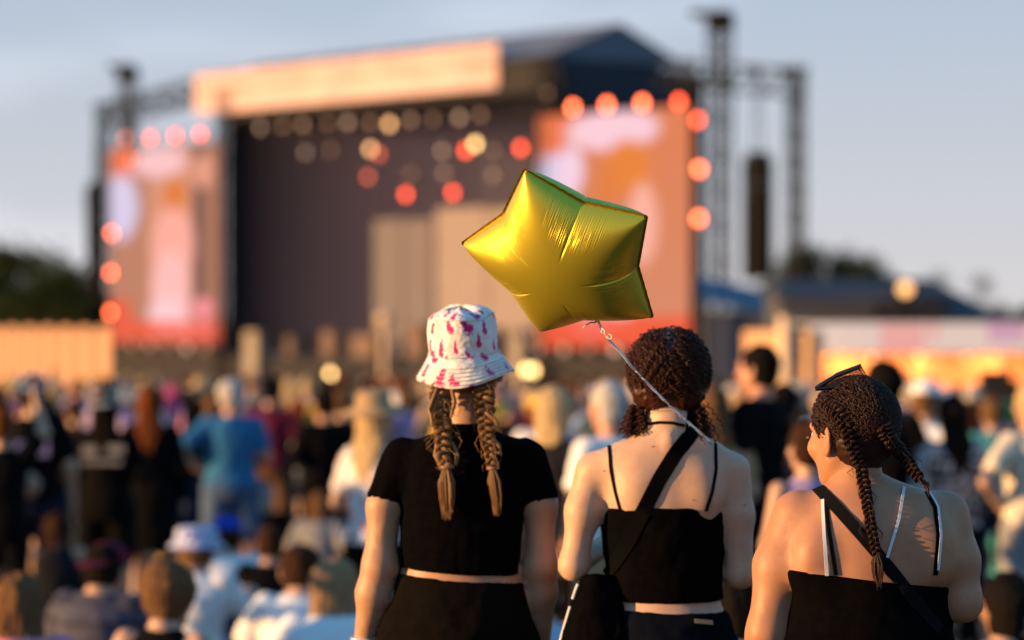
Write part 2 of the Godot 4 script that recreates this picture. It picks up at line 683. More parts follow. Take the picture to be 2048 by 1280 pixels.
# ------------------------------------------------------------------ the stage
var ST: Transform3D

# pixel to the stage's own axes: x along its front, y up, z towards the audience, back metres behind the front
func sp(px: float, py: float, back := 0.0) -> Vector3:
	var t := (px - 1024.0) / F
	var q := ST.origin - ST.basis.z * back
	var s := (t * -q.z - q.x) / (ST.basis.x.x + t * ST.basis.x.z)
	var depth := -(q.z + s * ST.basis.x.z)
	return Vector3(s, EYE - (py - 640.0) / F * depth, -back)

func on_stage(called: String, label: String, category: String, local: Vector3, group := "") -> Node3D:
	var o := thing(called, label, category, Vector3.ZERO, 0.0, group)
	o.transform = Transform3D(ST.basis, ST * local)
	return o

func lattice(a: Vector3, b: Vector3, w: float, r := 0.05) -> ArrayMesh:     # a box truss between two points
	var mb := MB.new()
	var t := (b - a).normalized()
	var s := t.cross(Vector3.BACK if absf(t.z) < 0.9 else Vector3.UP).normalized() * w / 2
	var u := t.cross(s).normalized() * w / 2
	var c := [s + u, s - u, -s - u, -s + u]
	var n := int(ceil((b - a).length() / (w * 1.1)))
	for k in 4:
		mb.tube([a + c[k], b + c[k]], [r], 6)
		for i in n:
			var p := a.lerp(b, float(i) / n)
			var q := a.lerp(b, float(i + 1) / n)
			var e: Vector3 = c[k] if i % 2 == 0 else c[(k + 1) % 4]
			var f: Vector3 = c[(k + 1) % 4] if i % 2 == 0 else c[k]
			mb.tube([p + e, q + f], [r * 0.55], 5, false)
			mb.tube([p + c[k], p + c[(k + 1) % 4]], [r * 0.55], 5, false)
	return mb.mesh()

func stage() -> void:
	var u := Vector3(0.73, 0, 0.683).normalized()
	ST = Transform3D(Basis(u, Vector3.UP, u.cross(Vector3.UP)), Vector3(-18.4, 0, -132))
	var canvas := mat(0.11, 0.125, 0.165, 0.7)
	var dark := mat(0.016, 0.014, 0.018, 0.9)
	var st := on_stage("stage", "large open festival stage with grey gabled roof and black drapes", "stage", Vector3(16, -2.85, 0))
	var off := Vector3(-16, 2.85, 0)
	var place := func(name: String, mb: MB, m: Material) -> MeshInstance3D:
		var p := part(name, mb.mesh(), m, st)
		p.position = off
		return p
	place.call("deck", MB.new().box(Vector3(16.1, -1.55, -5.5), Vector3(23.4, 2.6, 12)), dark)
	place.call("back_drape", MB.new().box(Vector3(16.1, 6.9, -11.2), Vector3(23.4, 14, 0.15)), M.drape)
	place.call("side_drape", MB.new().box(Vector3(4.5, 6.9, -5.6), Vector3(0.15, 14, 11)), M.drape)
	place.call("side_drape", MB.new().box(Vector3(27.75, 6.9, -5.3), Vector3(0.15, 14, 9.6)), mat(0.02, 0.02, 0.026, 0.9))
	# roof: two pitches with thickness, and the closed gable
	var fe := Vector2(0.5, 14.05)
	var rg := Vector2(-4.65, 15.95)
	var be := Vector2(-9.4, 14.4)
	var roof := MB.new()
	for pr in [[fe, rg], [rg, be]]:
		for lift in [0.0, -0.12]:
			var steps := 12
			for i in steps:
				var s0 := lerpf(1.6, 28.0, float(i) / steps)
				var s1 := lerpf(1.6, 28.0, float(i + 1) / steps)
				roof.quad(Vector3(s0, pr[0].y + lift, pr[0].x), Vector3(s1, pr[0].y + lift, pr[0].x), Vector3(s1, pr[1].y + lift, pr[1].x), Vector3(s0, pr[1].y + lift, pr[1].x), Vector3(0, 1 if lift == 0.0 else -1, 0))
	var roof_part: MeshInstance3D = place.call("roof", roof, canvas)
	for s in [28.0, 1.6]:
		var g := MB.new()
		for w in [0.0, -0.1]:
			var a := Vector3(s + w, fe.y - 0.13, fe.x)
			var b := Vector3(s + w, rg.y - 0.13, rg.x)
			var c := Vector3(s + w, be.y - 0.13, be.x)
			g.quad(a, b, c, a.lerp(c, 0.5), Vector3(1 if w == 0.0 else -1, 0, 0))
		part("gable", g.mesh(), canvas, roof_part)
	place.call("header", MB.new().box(Vector3(16.1, 13.2, 0.1), Vector3(23.6, 1.7, 0.3)), dark)
	place.call("header", MB.new().box(Vector3(28.0, 12.9, -4.4), Vector3(0.3, 2.2, 9.0)), mat(0.02, 0.025, 0.04, 0.9))
	for z in [-2.0, -5.0, -8.0]:
		var tr := part("ceiling_truss", lattice(Vector3(4.8, 12.2, z), Vector3(27.4, 12.2, z), 0.6), M.truss, st)
		tr.position = off
	for s in [4.6, 27.6]:
		var tr := part("corner_tower", lattice(Vector3(s, -2.8, 0.4), Vector3(s, 14.0, 0.4), 0.6), M.truss, st)
		tr.position = off

	# pale backdrop panels that stand deep inside and catch the low sun
	var tan := weave(0.33, 0.275, 0.25, 41)
	tan.uv1_scale = Vector3(0.4, 0.4, 0.4)
	var tan_b := weave(0.18, 0.165, 0.165, 42)
	tan_b.uv1_scale = Vector3(0.4, 0.4, 0.4)
	var pan := [[748, 806, 440, tan_b, "narrow dull backdrop panel at the end of the row"], [808, 866, 440, tan_b, "narrow dull backdrop panel beside the broad pale one"], [872, 975, 418, tan, "broad pale tan backdrop panel at the middle of the stage"], [977, 1082, 418, tan, "broad pale tan backdrop panel beside the side drape"]]
	for p in pan:
		var a := sp(p[0], p[2], 5.0)
		var b := sp(p[1], p[2], 5.0)
		var w := b.x - a.x
		var h: float = a.y + 0.25
		var o := on_stage("backdrop_panel", p[4] + " on stage", "panel", Vector3((a.x + b.x) / 2, -0.25, -5.0), "backdrop panels on the stage")
		part("board", MB.new().box(Vector3(0, h / 2, 0), Vector3(w * 0.98, h, 0.08)).mesh(), p[3], o)
		part("brace", MB.new().tube([Vector3(0, h * 0.7, -0.05), Vector3(0, 0.03, -1.2)], [0.05], 6).tube([Vector3(0, 0.03, -0.05), Vector3(0, 0.03, -1.25)], [0.05], 6).mesh(), M.metal_dark, o)

	# the long banner over the stage front
	var a := sp(400, 150)
	var b := sp(1005, 95)
	var ban := on_stage("banner", "long pale peach banner hung across the stage roof front", "banner", Vector3(a.x, 12.75, 0.35))
	var bim := Image.create(512, 48, false, Image.FORMAT_RGBA8)
	var bn := noise(0.02, 9, 3)
	for y in 48:
		for x in 512:
			var q := bn.get_noise_2d(x, y * 2.0) * 0.12
			var letter := 0.10 if y > 14 and y < 34 and x > 110 and x < 420 and fmod(x * 0.05, 1.0) < 0.55 else 0.0
			im_set(bim, x, y, 0.56 + q * 0.6 + letter * 0.2, 0.38 + q * 0.6 + letter * 0.5, 0.38 + q * 0.6 + letter * 0.5)
	var bm := mat(1, 1, 1, 0.8)
	bm.albedo_color = Color.WHITE
	bm.albedo_texture = ImageTexture.create_from_image(bim)
	var sheet := MB.new()
	var n := 24
	for i in n:
		for face in [1.0, -1.0]:
			var x0 := (b.x - a.x) * i / n
			var x1 := (b.x - a.x) * (i + 1) / n
			var z0: float = 0.04 * face + 0.05 * sin(i * 1.3)
			var z1: float = 0.04 * face + 0.05 * sin((i + 1) * 1.3)
			var k := sheet.v.size()
			sheet.quad(Vector3(x0, 0, z0), Vector3(x1, 0, z1), Vector3(x1, 2.1, z1), Vector3(x0, 2.1, z0), Vector3(0, 0, face))
			for c in 4:
				sheet.u[k + c] = Vector2(sheet.v[k + c].x / (b.x - a.x), 1.0 - sheet.v[k + c].y / 2.1)
	part("sheet", sheet.mesh(), bm, ban)
	part("rail", MB.new().tube([Vector3(-0.1, 2.14, 0), Vector3(b.x - a.x + 0.1, 2.14, 0)], [0.05], 6).mesh(), M.truss, ban)

	# the two upright video screens
	var scr := [[240, 460, 0, "upright video screen beside the tan panel wall, red block in its corner"], [1095, 1400, 1, "upright video screen beside the loudspeaker column, orange figure in close view"]]
	for s in scr:
		var l := sp(s[0], 690)
		var r := sp(s[1], 690)
		var w := r.x - l.x
		var h := 10.75
		var o := on_stage("video_screen", s[3], "video screen", Vector3((l.x + r.x) / 2, 0.4, 0.6), "video screens beside the stage")
		var im := Image.create(96, 112, false, Image.FORMAT_RGBA8)
		paint_screen(im, s[2])
		var m := mat(0.006, 0.006, 0.006, 1.0, 0.0, 0.0)
		m.emission_enabled = true
		m.emission_texture = ImageTexture.create_from_image(im)
		m.emission = Color.BLACK
		m.emission_energy_multiplier = 0.5
		var pm := MB.new().quad(Vector3(-w / 2, 0, 0.08), Vector3(w / 2, 0, 0.08), Vector3(w / 2, h, 0.08), Vector3(-w / 2, h, 0.08), Vector3.BACK)
		var cab := part("cabinet", MB.new().box(Vector3(0, h / 2, -0.1), Vector3(w + 0.1, h + 0.1, 0.3)).mesh(), M.metal_dark, o)
		part("display", pm.mesh(), m, cab)
		for e in [-0.42, 0.42]:
			part("support", lattice(Vector3(e * w, -3.2, -0.7), Vector3(e * w, h + 2.2, -0.7), 0.5), M.truss, o)
		part("plinth", MB.new().box(Vector3(0, -1.7, -0.4), Vector3(w, 3.0, 0.9)).mesh(), dark, o)

	var smoke := FogVolume.new()
	smoke.name = "stage_smoke"
	smoke.shape = RenderingServer.FOG_VOLUME_SHAPE_BOX
	smoke.size = Vector3(23.0, 13.2, 10.8)
	var fm := FogMaterial.new()
	fm.density = 0.028
	fm.albedo = lin(0.5, 0.46, 0.78)
	smoke.material = fm
	add_child(smoke)
	smoke.transform = Transform3D(ST.basis, ST * Vector3(16.1, 6.4, -5.6))
	smoke.set_meta("kind", "stuff")
	tag(smoke, "thin lilac smoke drifting inside the dark stage", "smoke")
	towers()
	lamps()

func im_set(im: Image, x: int, y: int, r: float, g: float, b: float) -> void:
	im.set_pixel(x, y, lin(clampf(r, 0, 1), clampf(g, 0, 1), clampf(b, 0, 1)))

func paint_screen(im: Image, which: int) -> void:     # the picture the screen shows: a singer in pink against a pale stage, out of focus
	var w := im.get_width()
	var h := im.get_height()
	# [u, v, ru, rv, r, g, b]
	var blobs := [
		[0.5, 0.08, 0.32, 0.09, 0.95, 0.72, 0.85], [0.10, 0.33, 0.17, 0.17, 0.68, 0.70, 1.0], [0.22, 0.24, 0.10, 0.11, 0.90, 0.75, 0.95],
		[0.60, 0.24, 0.16, 0.12, 0.80, 0.27, 0.06], [0.46, 0.36, 0.07, 0.15, 0.75, 0.25, 0.07], [0.70, 0.48, 0.10, 0.18, 0.95, 0.52, 0.42],
		[0.50, 0.62, 0.13, 0.17, 0.95, 0.55, 0.45], [0.55, 0.80, 0.10, 0.12, 1.0, 0.68, 0.66], [0.36, 0.90, 0.14, 0.06, 1.0, 0.65, 0.65],
	]
	if which == 0:
		blobs = [
			[0.45, 0.08, 0.26, 0.08, 0.95, 0.66, 0.70], [0.10, 0.30, 0.17, 0.18, 0.70, 0.72, 1.0], [0.60, 0.28, 0.11, 0.12, 0.75, 0.24, 0.06],
			[0.58, 0.50, 0.20, 0.20, 0.98, 0.50, 0.42], [0.56, 0.72, 0.18, 0.20, 1.0, 0.62, 0.60], [0.53, 0.86, 0.18, 0.10, 1.0, 0.72, 0.78],
			[0.85, 0.82, 0.10, 0.05, 1.0, 0.35, 0.42], [0.68, 0.91, 0.10, 0.05, 1.0, 0.72, 0.75], [0.86, 0.92, 0.09, 0.05, 1.0, 0.5, 0.55], [0.86, 0.14, 0.1, 0.09, 0.8, 0.40, 0.28],
		]
	for y in h:
		for x in w:
			var u := (x + 0.5) / w
			var v := (y + 0.5) / h
			var c := Vector3(0.74, 0.25, 0.11).lerp(Vector3(0.66, 0.30, 0.18), v)
			if which == 0:
				c = Vector3(0.52, 0.26, 0.17) if u < 0.36 or u > 0.76 else Vector3(0.72, 0.36, 0.24)
				if u > 0.76 and u < 0.88: c = Vector3(0.16, 0.10, 0.09)
			if v < 0.22 and u < 0.2: c = Vector3(0.85, 0.22, 0.09)
			for b in blobs:
				var q := Vector2((u - b[0]) / b[2], (v - b[1]) / b[3]).length()
				c = c.lerp(Vector3(b[4], b[5], b[6]), 1.0 - smoothstep(0.75, 1.15, q))
			if v > (0.87 if which == 1 else 0.88) or (which == 0 and v > 0.78 and u < 0.2):
				c = c.lerp(Vector3(0.93, 0.10, 0.04), 0.85 if which == 1 else 0.75)
			im_set(im, x, y, c.x, c.y * 0.84, c.z * 0.8)

func towers() -> void:
	var tw := [[1440, 60, "tall lattice tower between the screen and the hanging loudspeakers"], [1592, 130, "slender outer lattice leg past the hanging loudspeakers"], [255, 160, "tall lattice tower at the outer edge of the far screen"], [207, 205, "slender outer lattice leg beside the wood"]]
	for k in tw.size():
		var top := sp(tw[k][0], tw[k][1], 0.5)
		var o := on_stage("truss_tower", tw[k][2], "truss tower", Vector3(top.x, -2.9, -0.5), "lattice towers beside the stage")
		var w := 0.75 if k % 2 == 0 else 0.55
		part("mast", lattice(Vector3.ZERO, Vector3(0, top.y + 2.9, 0), w, 0.07), M.truss, o)
		part("foot", MB.new().box(Vector3(0, 0.05, 0), Vector3(1.6, 0.14, 1.6)).mesh(), M.metal_dark, o)
		if k % 2 == 0:
			part("head_block", MB.new().box(Vector3(0, top.y + 3.2, 0), Vector3(0.9, 0.7, 0.9)).mesh(), M.metal_dark, o)
			part("top_arm", MB.new().tube([Vector3(-1.6, top.y + 3.75, 0), Vector3(0.6, top.y + 3.55, 0)], [0.16, 0.2], 6).mesh(), M.metal_dark, o)
			# the boom that carries the loudspeakers
			var e := sp(1600 if k == 0 else 200, 178 if k == 0 else 225, 0.5)
			var f := sp(1330 if k == 0 else 395, 140 if k == 0 else 195, 0.5)
			var y := (e.y + f.y) / 2 + 2.9
			part("boom", lattice(Vector3(f.x - top.x, y + 0.5, 0), Vector3(e.x - top.x, y - 0.4, 0), 1.1, 0.06), M.truss, o)
			for q in 5:
				var hx := lerpf(f.x - top.x, e.x - top.x, (q + 0.5) / 5.0)
				part("junction_box", MB.new().box(Vector3(hx, y + 0.1, 0.1), Vector3(0.35, 0.35, 0.35)).mesh(), M.metal_dark, o)
	# hanging loudspeaker columns
	var la := [[1521, 318, 556, "dark column of loudspeakers hung beside the taller lattice tower"], [199, 375, 590, "dark column of loudspeakers hung at the wood's side"]]
	for k in 2:
		var t := sp(la[k][0], la[k][1], 0.2)
		var b := sp(la[k][0], la[k][2], 0.2)
		var o := on_stage("loudspeaker_column", la[k][3], "loudspeaker", Vector3(b.x, b.y, 0.0), "hanging loudspeaker columns")
		var n := 14
		var hh := (t.y - b.y) / n
		for i in n:
			var tilt := 0.10 if k == 1 else 0.0
			var mb := MB.new().box(Vector3(tilt * -(i * hh) * 0.35, (i + 0.5) * hh, 0), Vector3(1.15 if k == 0 else 0.8, hh * 0.96, 0.7), Basis(Vector3.RIGHT, 0.02 * (n - i)))
			part("cabinet", mb.mesh(), M.metal_dark, o)
		part("flying_frame", MB.new().box(Vector3(0, t.y - b.y + 0.15, 0), Vector3(0.9, 0.25, 0.6)).mesh(), M.metal_dark, o)
		for s in [-0.25, 0.25]:
			part("chain", MB.new().tube([Vector3(s, t.y - b.y + 0.2, 0), Vector3(s * 0.4, 12.0 - b.y, 0)], [0.04], 5).mesh(), M.metal_dark, o)

func lamps() -> void:
	var can := MB.new().lathe([Vector2(0.01, -0.42), Vector2(0.14, -0.4), Vector2(0.2, -0.2), Vector2(0.24, 0.0), Vector2(0.22, 0.0), Vector2(0.2, -0.04)], 18, Transform3D(Basis(Vector3.RIGHT, PI / 2), Vector3.ZERO)).mesh()
	var lens := MB.new().lathe([Vector2(0.2, -0.02), Vector2(0.12, 0.012), Vector2(0.005, 0.02)], 18, Transform3D(Basis(Vector3.RIGHT, PI / 2), Vector3.ZERO)).mesh()
	var yoke := MB.new().tube([Vector3(-0.27, 0, -0.1), Vector3(-0.27, 0.3, -0.12), Vector3(0.27, 0.3, -0.12), Vector3(0.27, 0, -0.1)], [0.03], 5).mesh()
	var hot := glow(1.0, 0.13, 0.045, 10.0)
	var red := glow(1.0, 0.07, 0.025, 6.0)
	var amber := glow(1.0, 0.5, 0.2, 3.4)
	var yellow := glow(1.0, 0.6, 0.2, 5.5)
	var dimred := glow(1.0, 0.12, 0.06, 2.2)
	var faint := glow(1.0, 0.55, 0.35, 0.5)
	var faints := [faint, glow(1.0, 0.5, 0.3, 0.3), glow(1.0, 0.6, 0.4, 0.75), glow(1.0, 0.45, 0.3, 0.18)]
	var sets := [
		["hot orange lamp in the row above the orange figure's screen", hot, 0.9, [[1145, 215], [1213, 210], [1284, 206]]],
		["orange red lamp at the top corner of the orange figure's screen", red, 0.9, [[1357, 203], [1395, 240]]],
		["pale hot lamp down the edge of the screen with the orange figure", hot, 0.9, [[1398, 338]]],
		["lower orange lamp down the edge of the screen with the orange figure", hot, 0.9, [[1397, 437]]],
		["red orange lamp in the row above the red cornered screen", red, 0.9, [[300, 275], [350, 271], [400, 268]]],
		["dim red lamp at the corner of the red cornered screen", dimred, 0.9, [[250, 277], [262, 318]]],
		["orange lamp in the column beside the red cornered screen", hot, 0.9, [[223, 466], [221, 545], [220, 625]]],
		["red glowing lamp hanging low inside the dark stage", red, -2.5, [[811, 389], [905, 385]]],
		["red glowing lamp hanging high inside the dark stage", red, -2.5, [[1041, 296], [931, 301]]],
		["yellow glowing lamp overlapping a red one inside the stage", yellow, -1.5, [[950, 288]]],
		["amber glowing lamp hanging alone inside the stage", amber, -1.5, [[740, 298]]],
		["soft amber lamp under the middle of the banner", amber, -1.0, [[778, 248]]],
		["dull red lamp half hidden inside the stage", dimred, -4.0, [[757, 308], [735, 354]]],
		["faint unlit looking amber lamp hanging inside the stage", faint, -4.0, [[887, 346], [820, 348], [883, 302], [985, 302], [985, 350], [660, 300], [610, 305], [505, 500]]],
		["faint pale lamp in the row under the banner", faint, -1.0, [[520, 255], [565, 253], [605, 250], [655, 247], [695, 245], [740, 245], [820, 240], [865, 238], [918, 235], [960, 230]]],
		["single pale lamp on the header beside the roof gable", faint, 0.6, [[1092, 187]]],
		["amber footlight in the row below the red cornered screen", faint, 1.2, [[262, 690], [298, 690], [335, 690], [372, 696], [410, 696]]],
		["amber footlight in the row below the orange figure's screen", faint, 1.2, [[1077, 699], [1127, 699], [1176, 699], [1229, 699], [1412, 662]]],
		["bright yellow round lamp at the foot of the stage", yellow, 1.6, [[660, 748]]],
		["pair of bright yellow lamps at the stage foot beside the bucket hat", yellow, 1.6, [[1052, 740], [1066, 741]]],
	]
	for s in sets:
		for p in s[3]:
			var q := sp(p[0], p[1], -s[2])
			var nth: int = s[3].find(p)
			var o := on_stage("stage_lamp", s[0] + (", %s along" % ["first", "second", "third", "fourth", "fifth", "sixth", "seventh", "eighth", "ninth", "tenth"][nth] if s[3].size() > 1 else ""), "lamp", q, "lamps on and around the stage")
			var hs := part("housing", can, M.metal_dark, o)
			part("lens", lens, s[1] if s[1] != faint else faints[(nth * 7 + s[3].size()) % 4], hs)
			part("yoke", yoke, M.metal_dark, o)
	# small things standing at the stage front
	var gold := mat(0.27, 0.225, 0.18, 0.8)
	var pole := sp(770, 640, -1.0)
	var po := on_stage("lamp_post", "pale slim post with a round head before the stage", "post", Vector3(pole.x, -2.75, 1.0))
	part("shaft", MB.new().tube([Vector3(0, 0, 0), Vector3(0, pole.y + 2.75, 0)], [0.2, 0.2], 8).mesh(), mat(0.5, 0.36, 0.26, 0.7), po)
	part("head", MB.new().lathe([Vector2(0.01, -0.4), Vector2(0.3, -0.3), Vector2(0.42, 0), Vector2(0.3, 0.3), Vector2(0.01, 0.4)], 14, Transform3D(Basis.IDENTITY, Vector3(0, pole.y + 2.8, 0))).mesh(), mat(0.6, 0.42, 0.28, 0.6), po)
	var kit := [[600, 672, 1.6, "broad"], [665, 660, 1.0, "narrow"], [735, 668, 1.9, "wide"], [840, 650, 1.2, "tall"], [905, 672, 2.2, "widest low"], [985, 655, 1.0, "slim"]]
	for f in kit:
		var c := sp(f[0], f[1], 1.6)
		var o := on_stage("amplifier", "%s dark amplifier standing on the stage deck" % f[3], "amplifier", Vector3(c.x, -0.25, -1.6), "amplifiers on the stage deck")
		var hgt: float = c.y + 0.25
		part("cabinet", MB.new().box(Vector3(0, hgt / 2, 0), Vector3(f[2], hgt, 0.7)).mesh(), mat(0.05, 0.035, 0.03, 0.8), o)
		part("grille", MB.new().box(Vector3(0, hgt / 2, 0.36), Vector3(f[2] * 0.86, hgt * 0.84, 0.03)).mesh(), mat(0.16, 0.10, 0.07, 0.9), o)
	for f in [[515, 662, 0.95, "upright tan case at the stage edge under the far screen"], [1045, 670, 0.7, "upright tan case on the stage beside the bucket hat"]]:
		var c := sp(f[0], f[1], -0.6)
		var o := on_stage("equipment_case", f[3], "case", Vector3(c.x, -2.75, 0.8), "cases at the stage edge")
		part("body", MB.new().box(Vector3(0, (c.y + 2.75) / 2, 0), Vector3(f[2], c.y + 2.7, 0.6)).mesh(), gold, o)
		part("lid", MB.new().box(Vector3(0, c.y + 2.8, 0), Vector3(f[2] + 0.06, 0.1, 0.66)).mesh(), M.metal_dark, o)

# ------------------------------------------------------------------ panels, marquee and bar around the ground
func stalls() -> void:
	# tall tan panels with rounded tops, in a row beside the stage
	var tan := weave(0.56, 0.33, 0.21, 51)
	var ys := lawn(100)
	var top := at(0, 652, 100).y - ys
	for i in 7:
		var x := at(-62 + i * 45, 0, 100).x
		var o := thing("fence_panel", "tall tan round topped panel, number %s from the stage below the wood" % ["seven", "six", "five", "four", "three", "two", "one"][i], "panel", Vector3(x, ys, -100 + (i - 6) * 0.86), -0.75, "tan panels below the wood")
		var mb := MB.new()
		var w := 0.47
		var pts := []
		for k in 9:
			var a := PI * k / 8
			pts.append(Vector2(cos(a) * w, top - 0.42 + sin(a) * 0.42))
		for z in [0.06, -0.06]:
			mb.quad(Vector3(-w, 0, z), Vector3(w, 0, z), Vector3(w, top - 0.42, z), Vector3(-w, top - 0.42, z), Vector3(0, 0, z))
			for k in 8:
				mb.quad(Vector3(0, top - 0.42, z), Vector3(pts[k].x, pts[k].y, z), Vector3(pts[k + 1].x, pts[k + 1].y, z), Vector3(0, top - 0.41, z), Vector3(0, 0, z))
		for k in 8:
			mb.quad(Vector3(pts[k].x, pts[k].y, -0.06), Vector3(pts[k].x, pts[k].y, 0.06), Vector3(pts[k + 1].x, pts[k + 1].y, 0.06), Vector3(pts[k + 1].x, pts[k + 1].y, -0.06), Vector3(pts[k].x, 1, 0))
		for s in [-w, w]:
			mb.quad(Vector3(s, 0, -0.06), Vector3(s, 0, 0.06), Vector3(s, top - 0.42, 0.06), Vector3(s, top - 0.42, -0.06), Vector3(s, 0, 0))
		part("board", mb.mesh(), tan, o)
		part("prop", MB.new().tube([Vector3(0, top * 0.6, -0.07), Vector3(0, 0, -1.4)], [0.05], 6).mesh(), M.bark, o)

	# dark marquee and its roof behind the bar
	var d := 70.0
	var gy := lawn(d)
	var m0 := at(1560, 0, d)
	var m1 := at(1905, 0, d)
	var w := m1.x - m0.x
	var eave := at(0, 592, d).y - gy
	var ridge := at(0, 556, d).y - gy
	var mq := thing("marquee", "long dark grey marquee with a sloping end behind the bar", "marquee", Vector3(m0.x, gy, -d))
	var grey := mat(0.055, 0.058, 0.075, 0.8)
	var mb := MB.new()
	mb.box(Vector3(w * 0.5, eave / 2, -2), Vector3(w, eave, 4))
	part("wall", mb.mesh(), grey, mq)
	mb = MB.new()
	var e0 := Vector3(-0.2, eave, 0.3)
	var e1 := Vector3(w + 2.0, eave - 0.9, 0.3)
	var r0 := Vector3(0.2, ridge, -2)
	var r1 := Vector3(w - 0.3, ridge, -2)
	mb.quad(e0, e1, r1, r0, Vector3(0, 1, 1))
	mb.quad(e0 + Vector3(0, 0, -4.6), e1 + Vector3(0, 0, -4.6), r1, r0, Vector3(0, 1, -1))
	mb.quad(e1, e1 + Vector3(0, 0, -4.6), r1 + Vector3(0, 0, -0.01), r1, Vector3(1, 1, 0))
	mb.quad(e0, e0 + Vector3(0, 0, -4.6), r0 + Vector3(0, 0, -0.01), r0, Vector3(-1, 0, 0))
	part("roof", mb.mesh(), mat(0.035, 0.038, 0.05, 0.8), mq)
	var o0 := at(1745, 602, d)
	var o1 := at(1885, 642, d)
	part("opening", MB.new().box(Vector3((o0.x + o1.x) / 2 - m0.x, (o0.y + o1.y) / 2 - gy, 0.05), Vector3(o1.x - o0.x, o0.y - o1.y, 0.2)).mesh(), M.drape, mq)
	var fl := thing("flood_lamp", "amber flood lamp shining on the marquee roof", "lamp", at(1806, 578, d, 0.4))
	part("housing", MB.new().box(Vector3(0, 0, -0.12), Vector3(0.5, 0.5, 0.2)).mesh(), M.metal_dark, fl)
	part("lens", MB.new().lathe([Vector2(0.2, 0), Vector2(0.1, 0.03), Vector2(0.004, 0.04)], 14, Transform3D(Basis(Vector3.RIGHT, PI / 2), Vector3(0, 0, 0.0))).mesh(), glow(1.0, 0.5, 0.18, 1.7), fl)
	part("bracket", MB.new().tube([Vector3(0, -0.2, -0.12), Vector3(0, -0.6, -0.3)], [0.05], 5).mesh(), M.metal_dark, fl)

	# blue grey tent between the screen and the marquee
	d = 85.0
	gy = lawn(d)
	var t0 := at(1405, 0, d)
	var t1 := at(1600, 0, d)
	w = t1.x - t0.x
	var tt := thing("tent", "blue grey tent with sagging roof beside the screen foot", "tent", Vector3(t0.x, gy, -d))
	var blue := mat(0.09, 0.115, 0.17, 0.75)
	mb = MB.new()
	var n := 10
	for i in n:
		for j in 4:
			var f := func(a: float, b: float) -> Vector3: return Vector3(a * w, (at(0, 548 + 45 * a, d).y - gy) - b * 0.9 - 0.25 * sin(b * PI), -2.5 + b * 2.8)
			mb.quad(f.call(float(i) / n, j / 4.0), f.call(float(i + 1) / n, j / 4.0), f.call(float(i + 1) / n, (j + 1) / 4.0), f.call(float(i) / n, (j + 1) / 4.0), Vector3(0, 1, 0.3))
	part("roof", mb.mesh(), blue, tt)
	var hh := at(0, 600, d).y - gy
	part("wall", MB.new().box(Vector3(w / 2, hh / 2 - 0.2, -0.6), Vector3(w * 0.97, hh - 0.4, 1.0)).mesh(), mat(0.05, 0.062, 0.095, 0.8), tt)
	for x in [0.1, w - 0.1]:
		part("pole", MB.new().tube([Vector3(x, 0, 0.2), Vector3(x, hh, 0.2)], [0.06], 6).mesh(), M.metal_dark, tt)

	# the bar: pale fascia with pink and violet print over a sunlit counter
	d = 45.0
	gy = lawn(d)
	var b0 := at(1618, 0, d)
	var b1 := at(2200, 0, d)
	w = b1.x - b0.x
	var f0 := at(0, 646, d).y - gy
	var f1 := at(0, 704, d).y - gy
	var bar := thing("bar", "sunlit orange drinks bar under a long pale printed fascia", "bar", Vector3(b0.x, gy, -d))
	var im := Image.create(512, 64, false, Image.FORMAT_RGBA8)
	for y in 64:
		for x in 512:
			var px := 1618 + 582.0 * x / 512
			var py := 646 + 58.0 * y / 64
			var c := Vector3(0.80, 0.82, 0.90)
			if px > 1755 and px < 1842 and py > 648: c = Vector3(0.86, 0.55, 0.64)
			if px > 1852 and px < 1870 and py < 680: c = Vector3(0.84, 0.55, 0.64)
			if px > 1968 and px < 2046 and py < 684: c = Vector3(0.68, 0.48, 0.82)
			im_set(im, x, y, c.x, c.y, c.z)
	var fm := mat(1, 1, 1, 0.7)
	fm.albedo_color = Color.WHITE
	fm.albedo_texture = ImageTexture.create_from_image(im)
	var ff := part("fascia_frame", MB.new().box(Vector3(w / 2, (f0 + f1) / 2, 0.2), Vector3(w + 0.04, f0 - f1 + 0.04, 0.2)).mesh(), mat(0.3, 0.3, 0.34, 0.7), bar)
	part("fascia", MB.new().quad(Vector3(0, f1, 0.32), Vector3(w, f1, 0.32), Vector3(w, f0, 0.32), Vector3(0, f0, 0.32), Vector3.BACK).mesh(), fm, ff)
	part("roof", MB.new().box(Vector3(w / 2, f0 - 0.02, -1.4), Vector3(w, 0.06, 3.0)).mesh(), mat(0.3, 0.3, 0.32, 0.8), bar)
	var org := weave(0.62, 0.36, 0.19, 61)
	part("back_wall", MB.new().box(Vector3(w / 2, f1 / 2 + 0.1, -0.35), Vector3(w, f1 + 0.2, 0.1)).mesh(), org, bar)
	var ct := part("counter", MB.new().box(Vector3(w / 2, 0.55, 0.35), Vector3(w, 1.1, 0.6)).mesh(), org, bar)
	part("counter_top", MB.new().box(Vector3(w / 2, 1.13, 0.38), Vector3(w + 0.05, 0.05, 0.75)).mesh(), mat(0.35, 0.24, 0.15, 0.5), ct)
	for i in 19:
		part("fringe_tab", MB.new().box(Vector3((i + 0.5) * w / 19, f1 - 0.09, 0.30), Vector3(w / 19 * 0.6, 0.16, 0.02)).mesh(), mat(0.62, 0.24, 0.13, 0.8), bar)
	var bulb := SphereMesh.new()
	bulb.radius = 0.045
	bulb.height = 0.09
	bulb.radial_segments = 12
	bulb.rings = 6
	var bm := glow(1.0, 0.45, 0.16, 4.0)
	for i in 12:
		part("bulb", bulb, bm, bar).position = Vector3((i + 0.5) * w / 12, f1 - 0.1, 0.12)
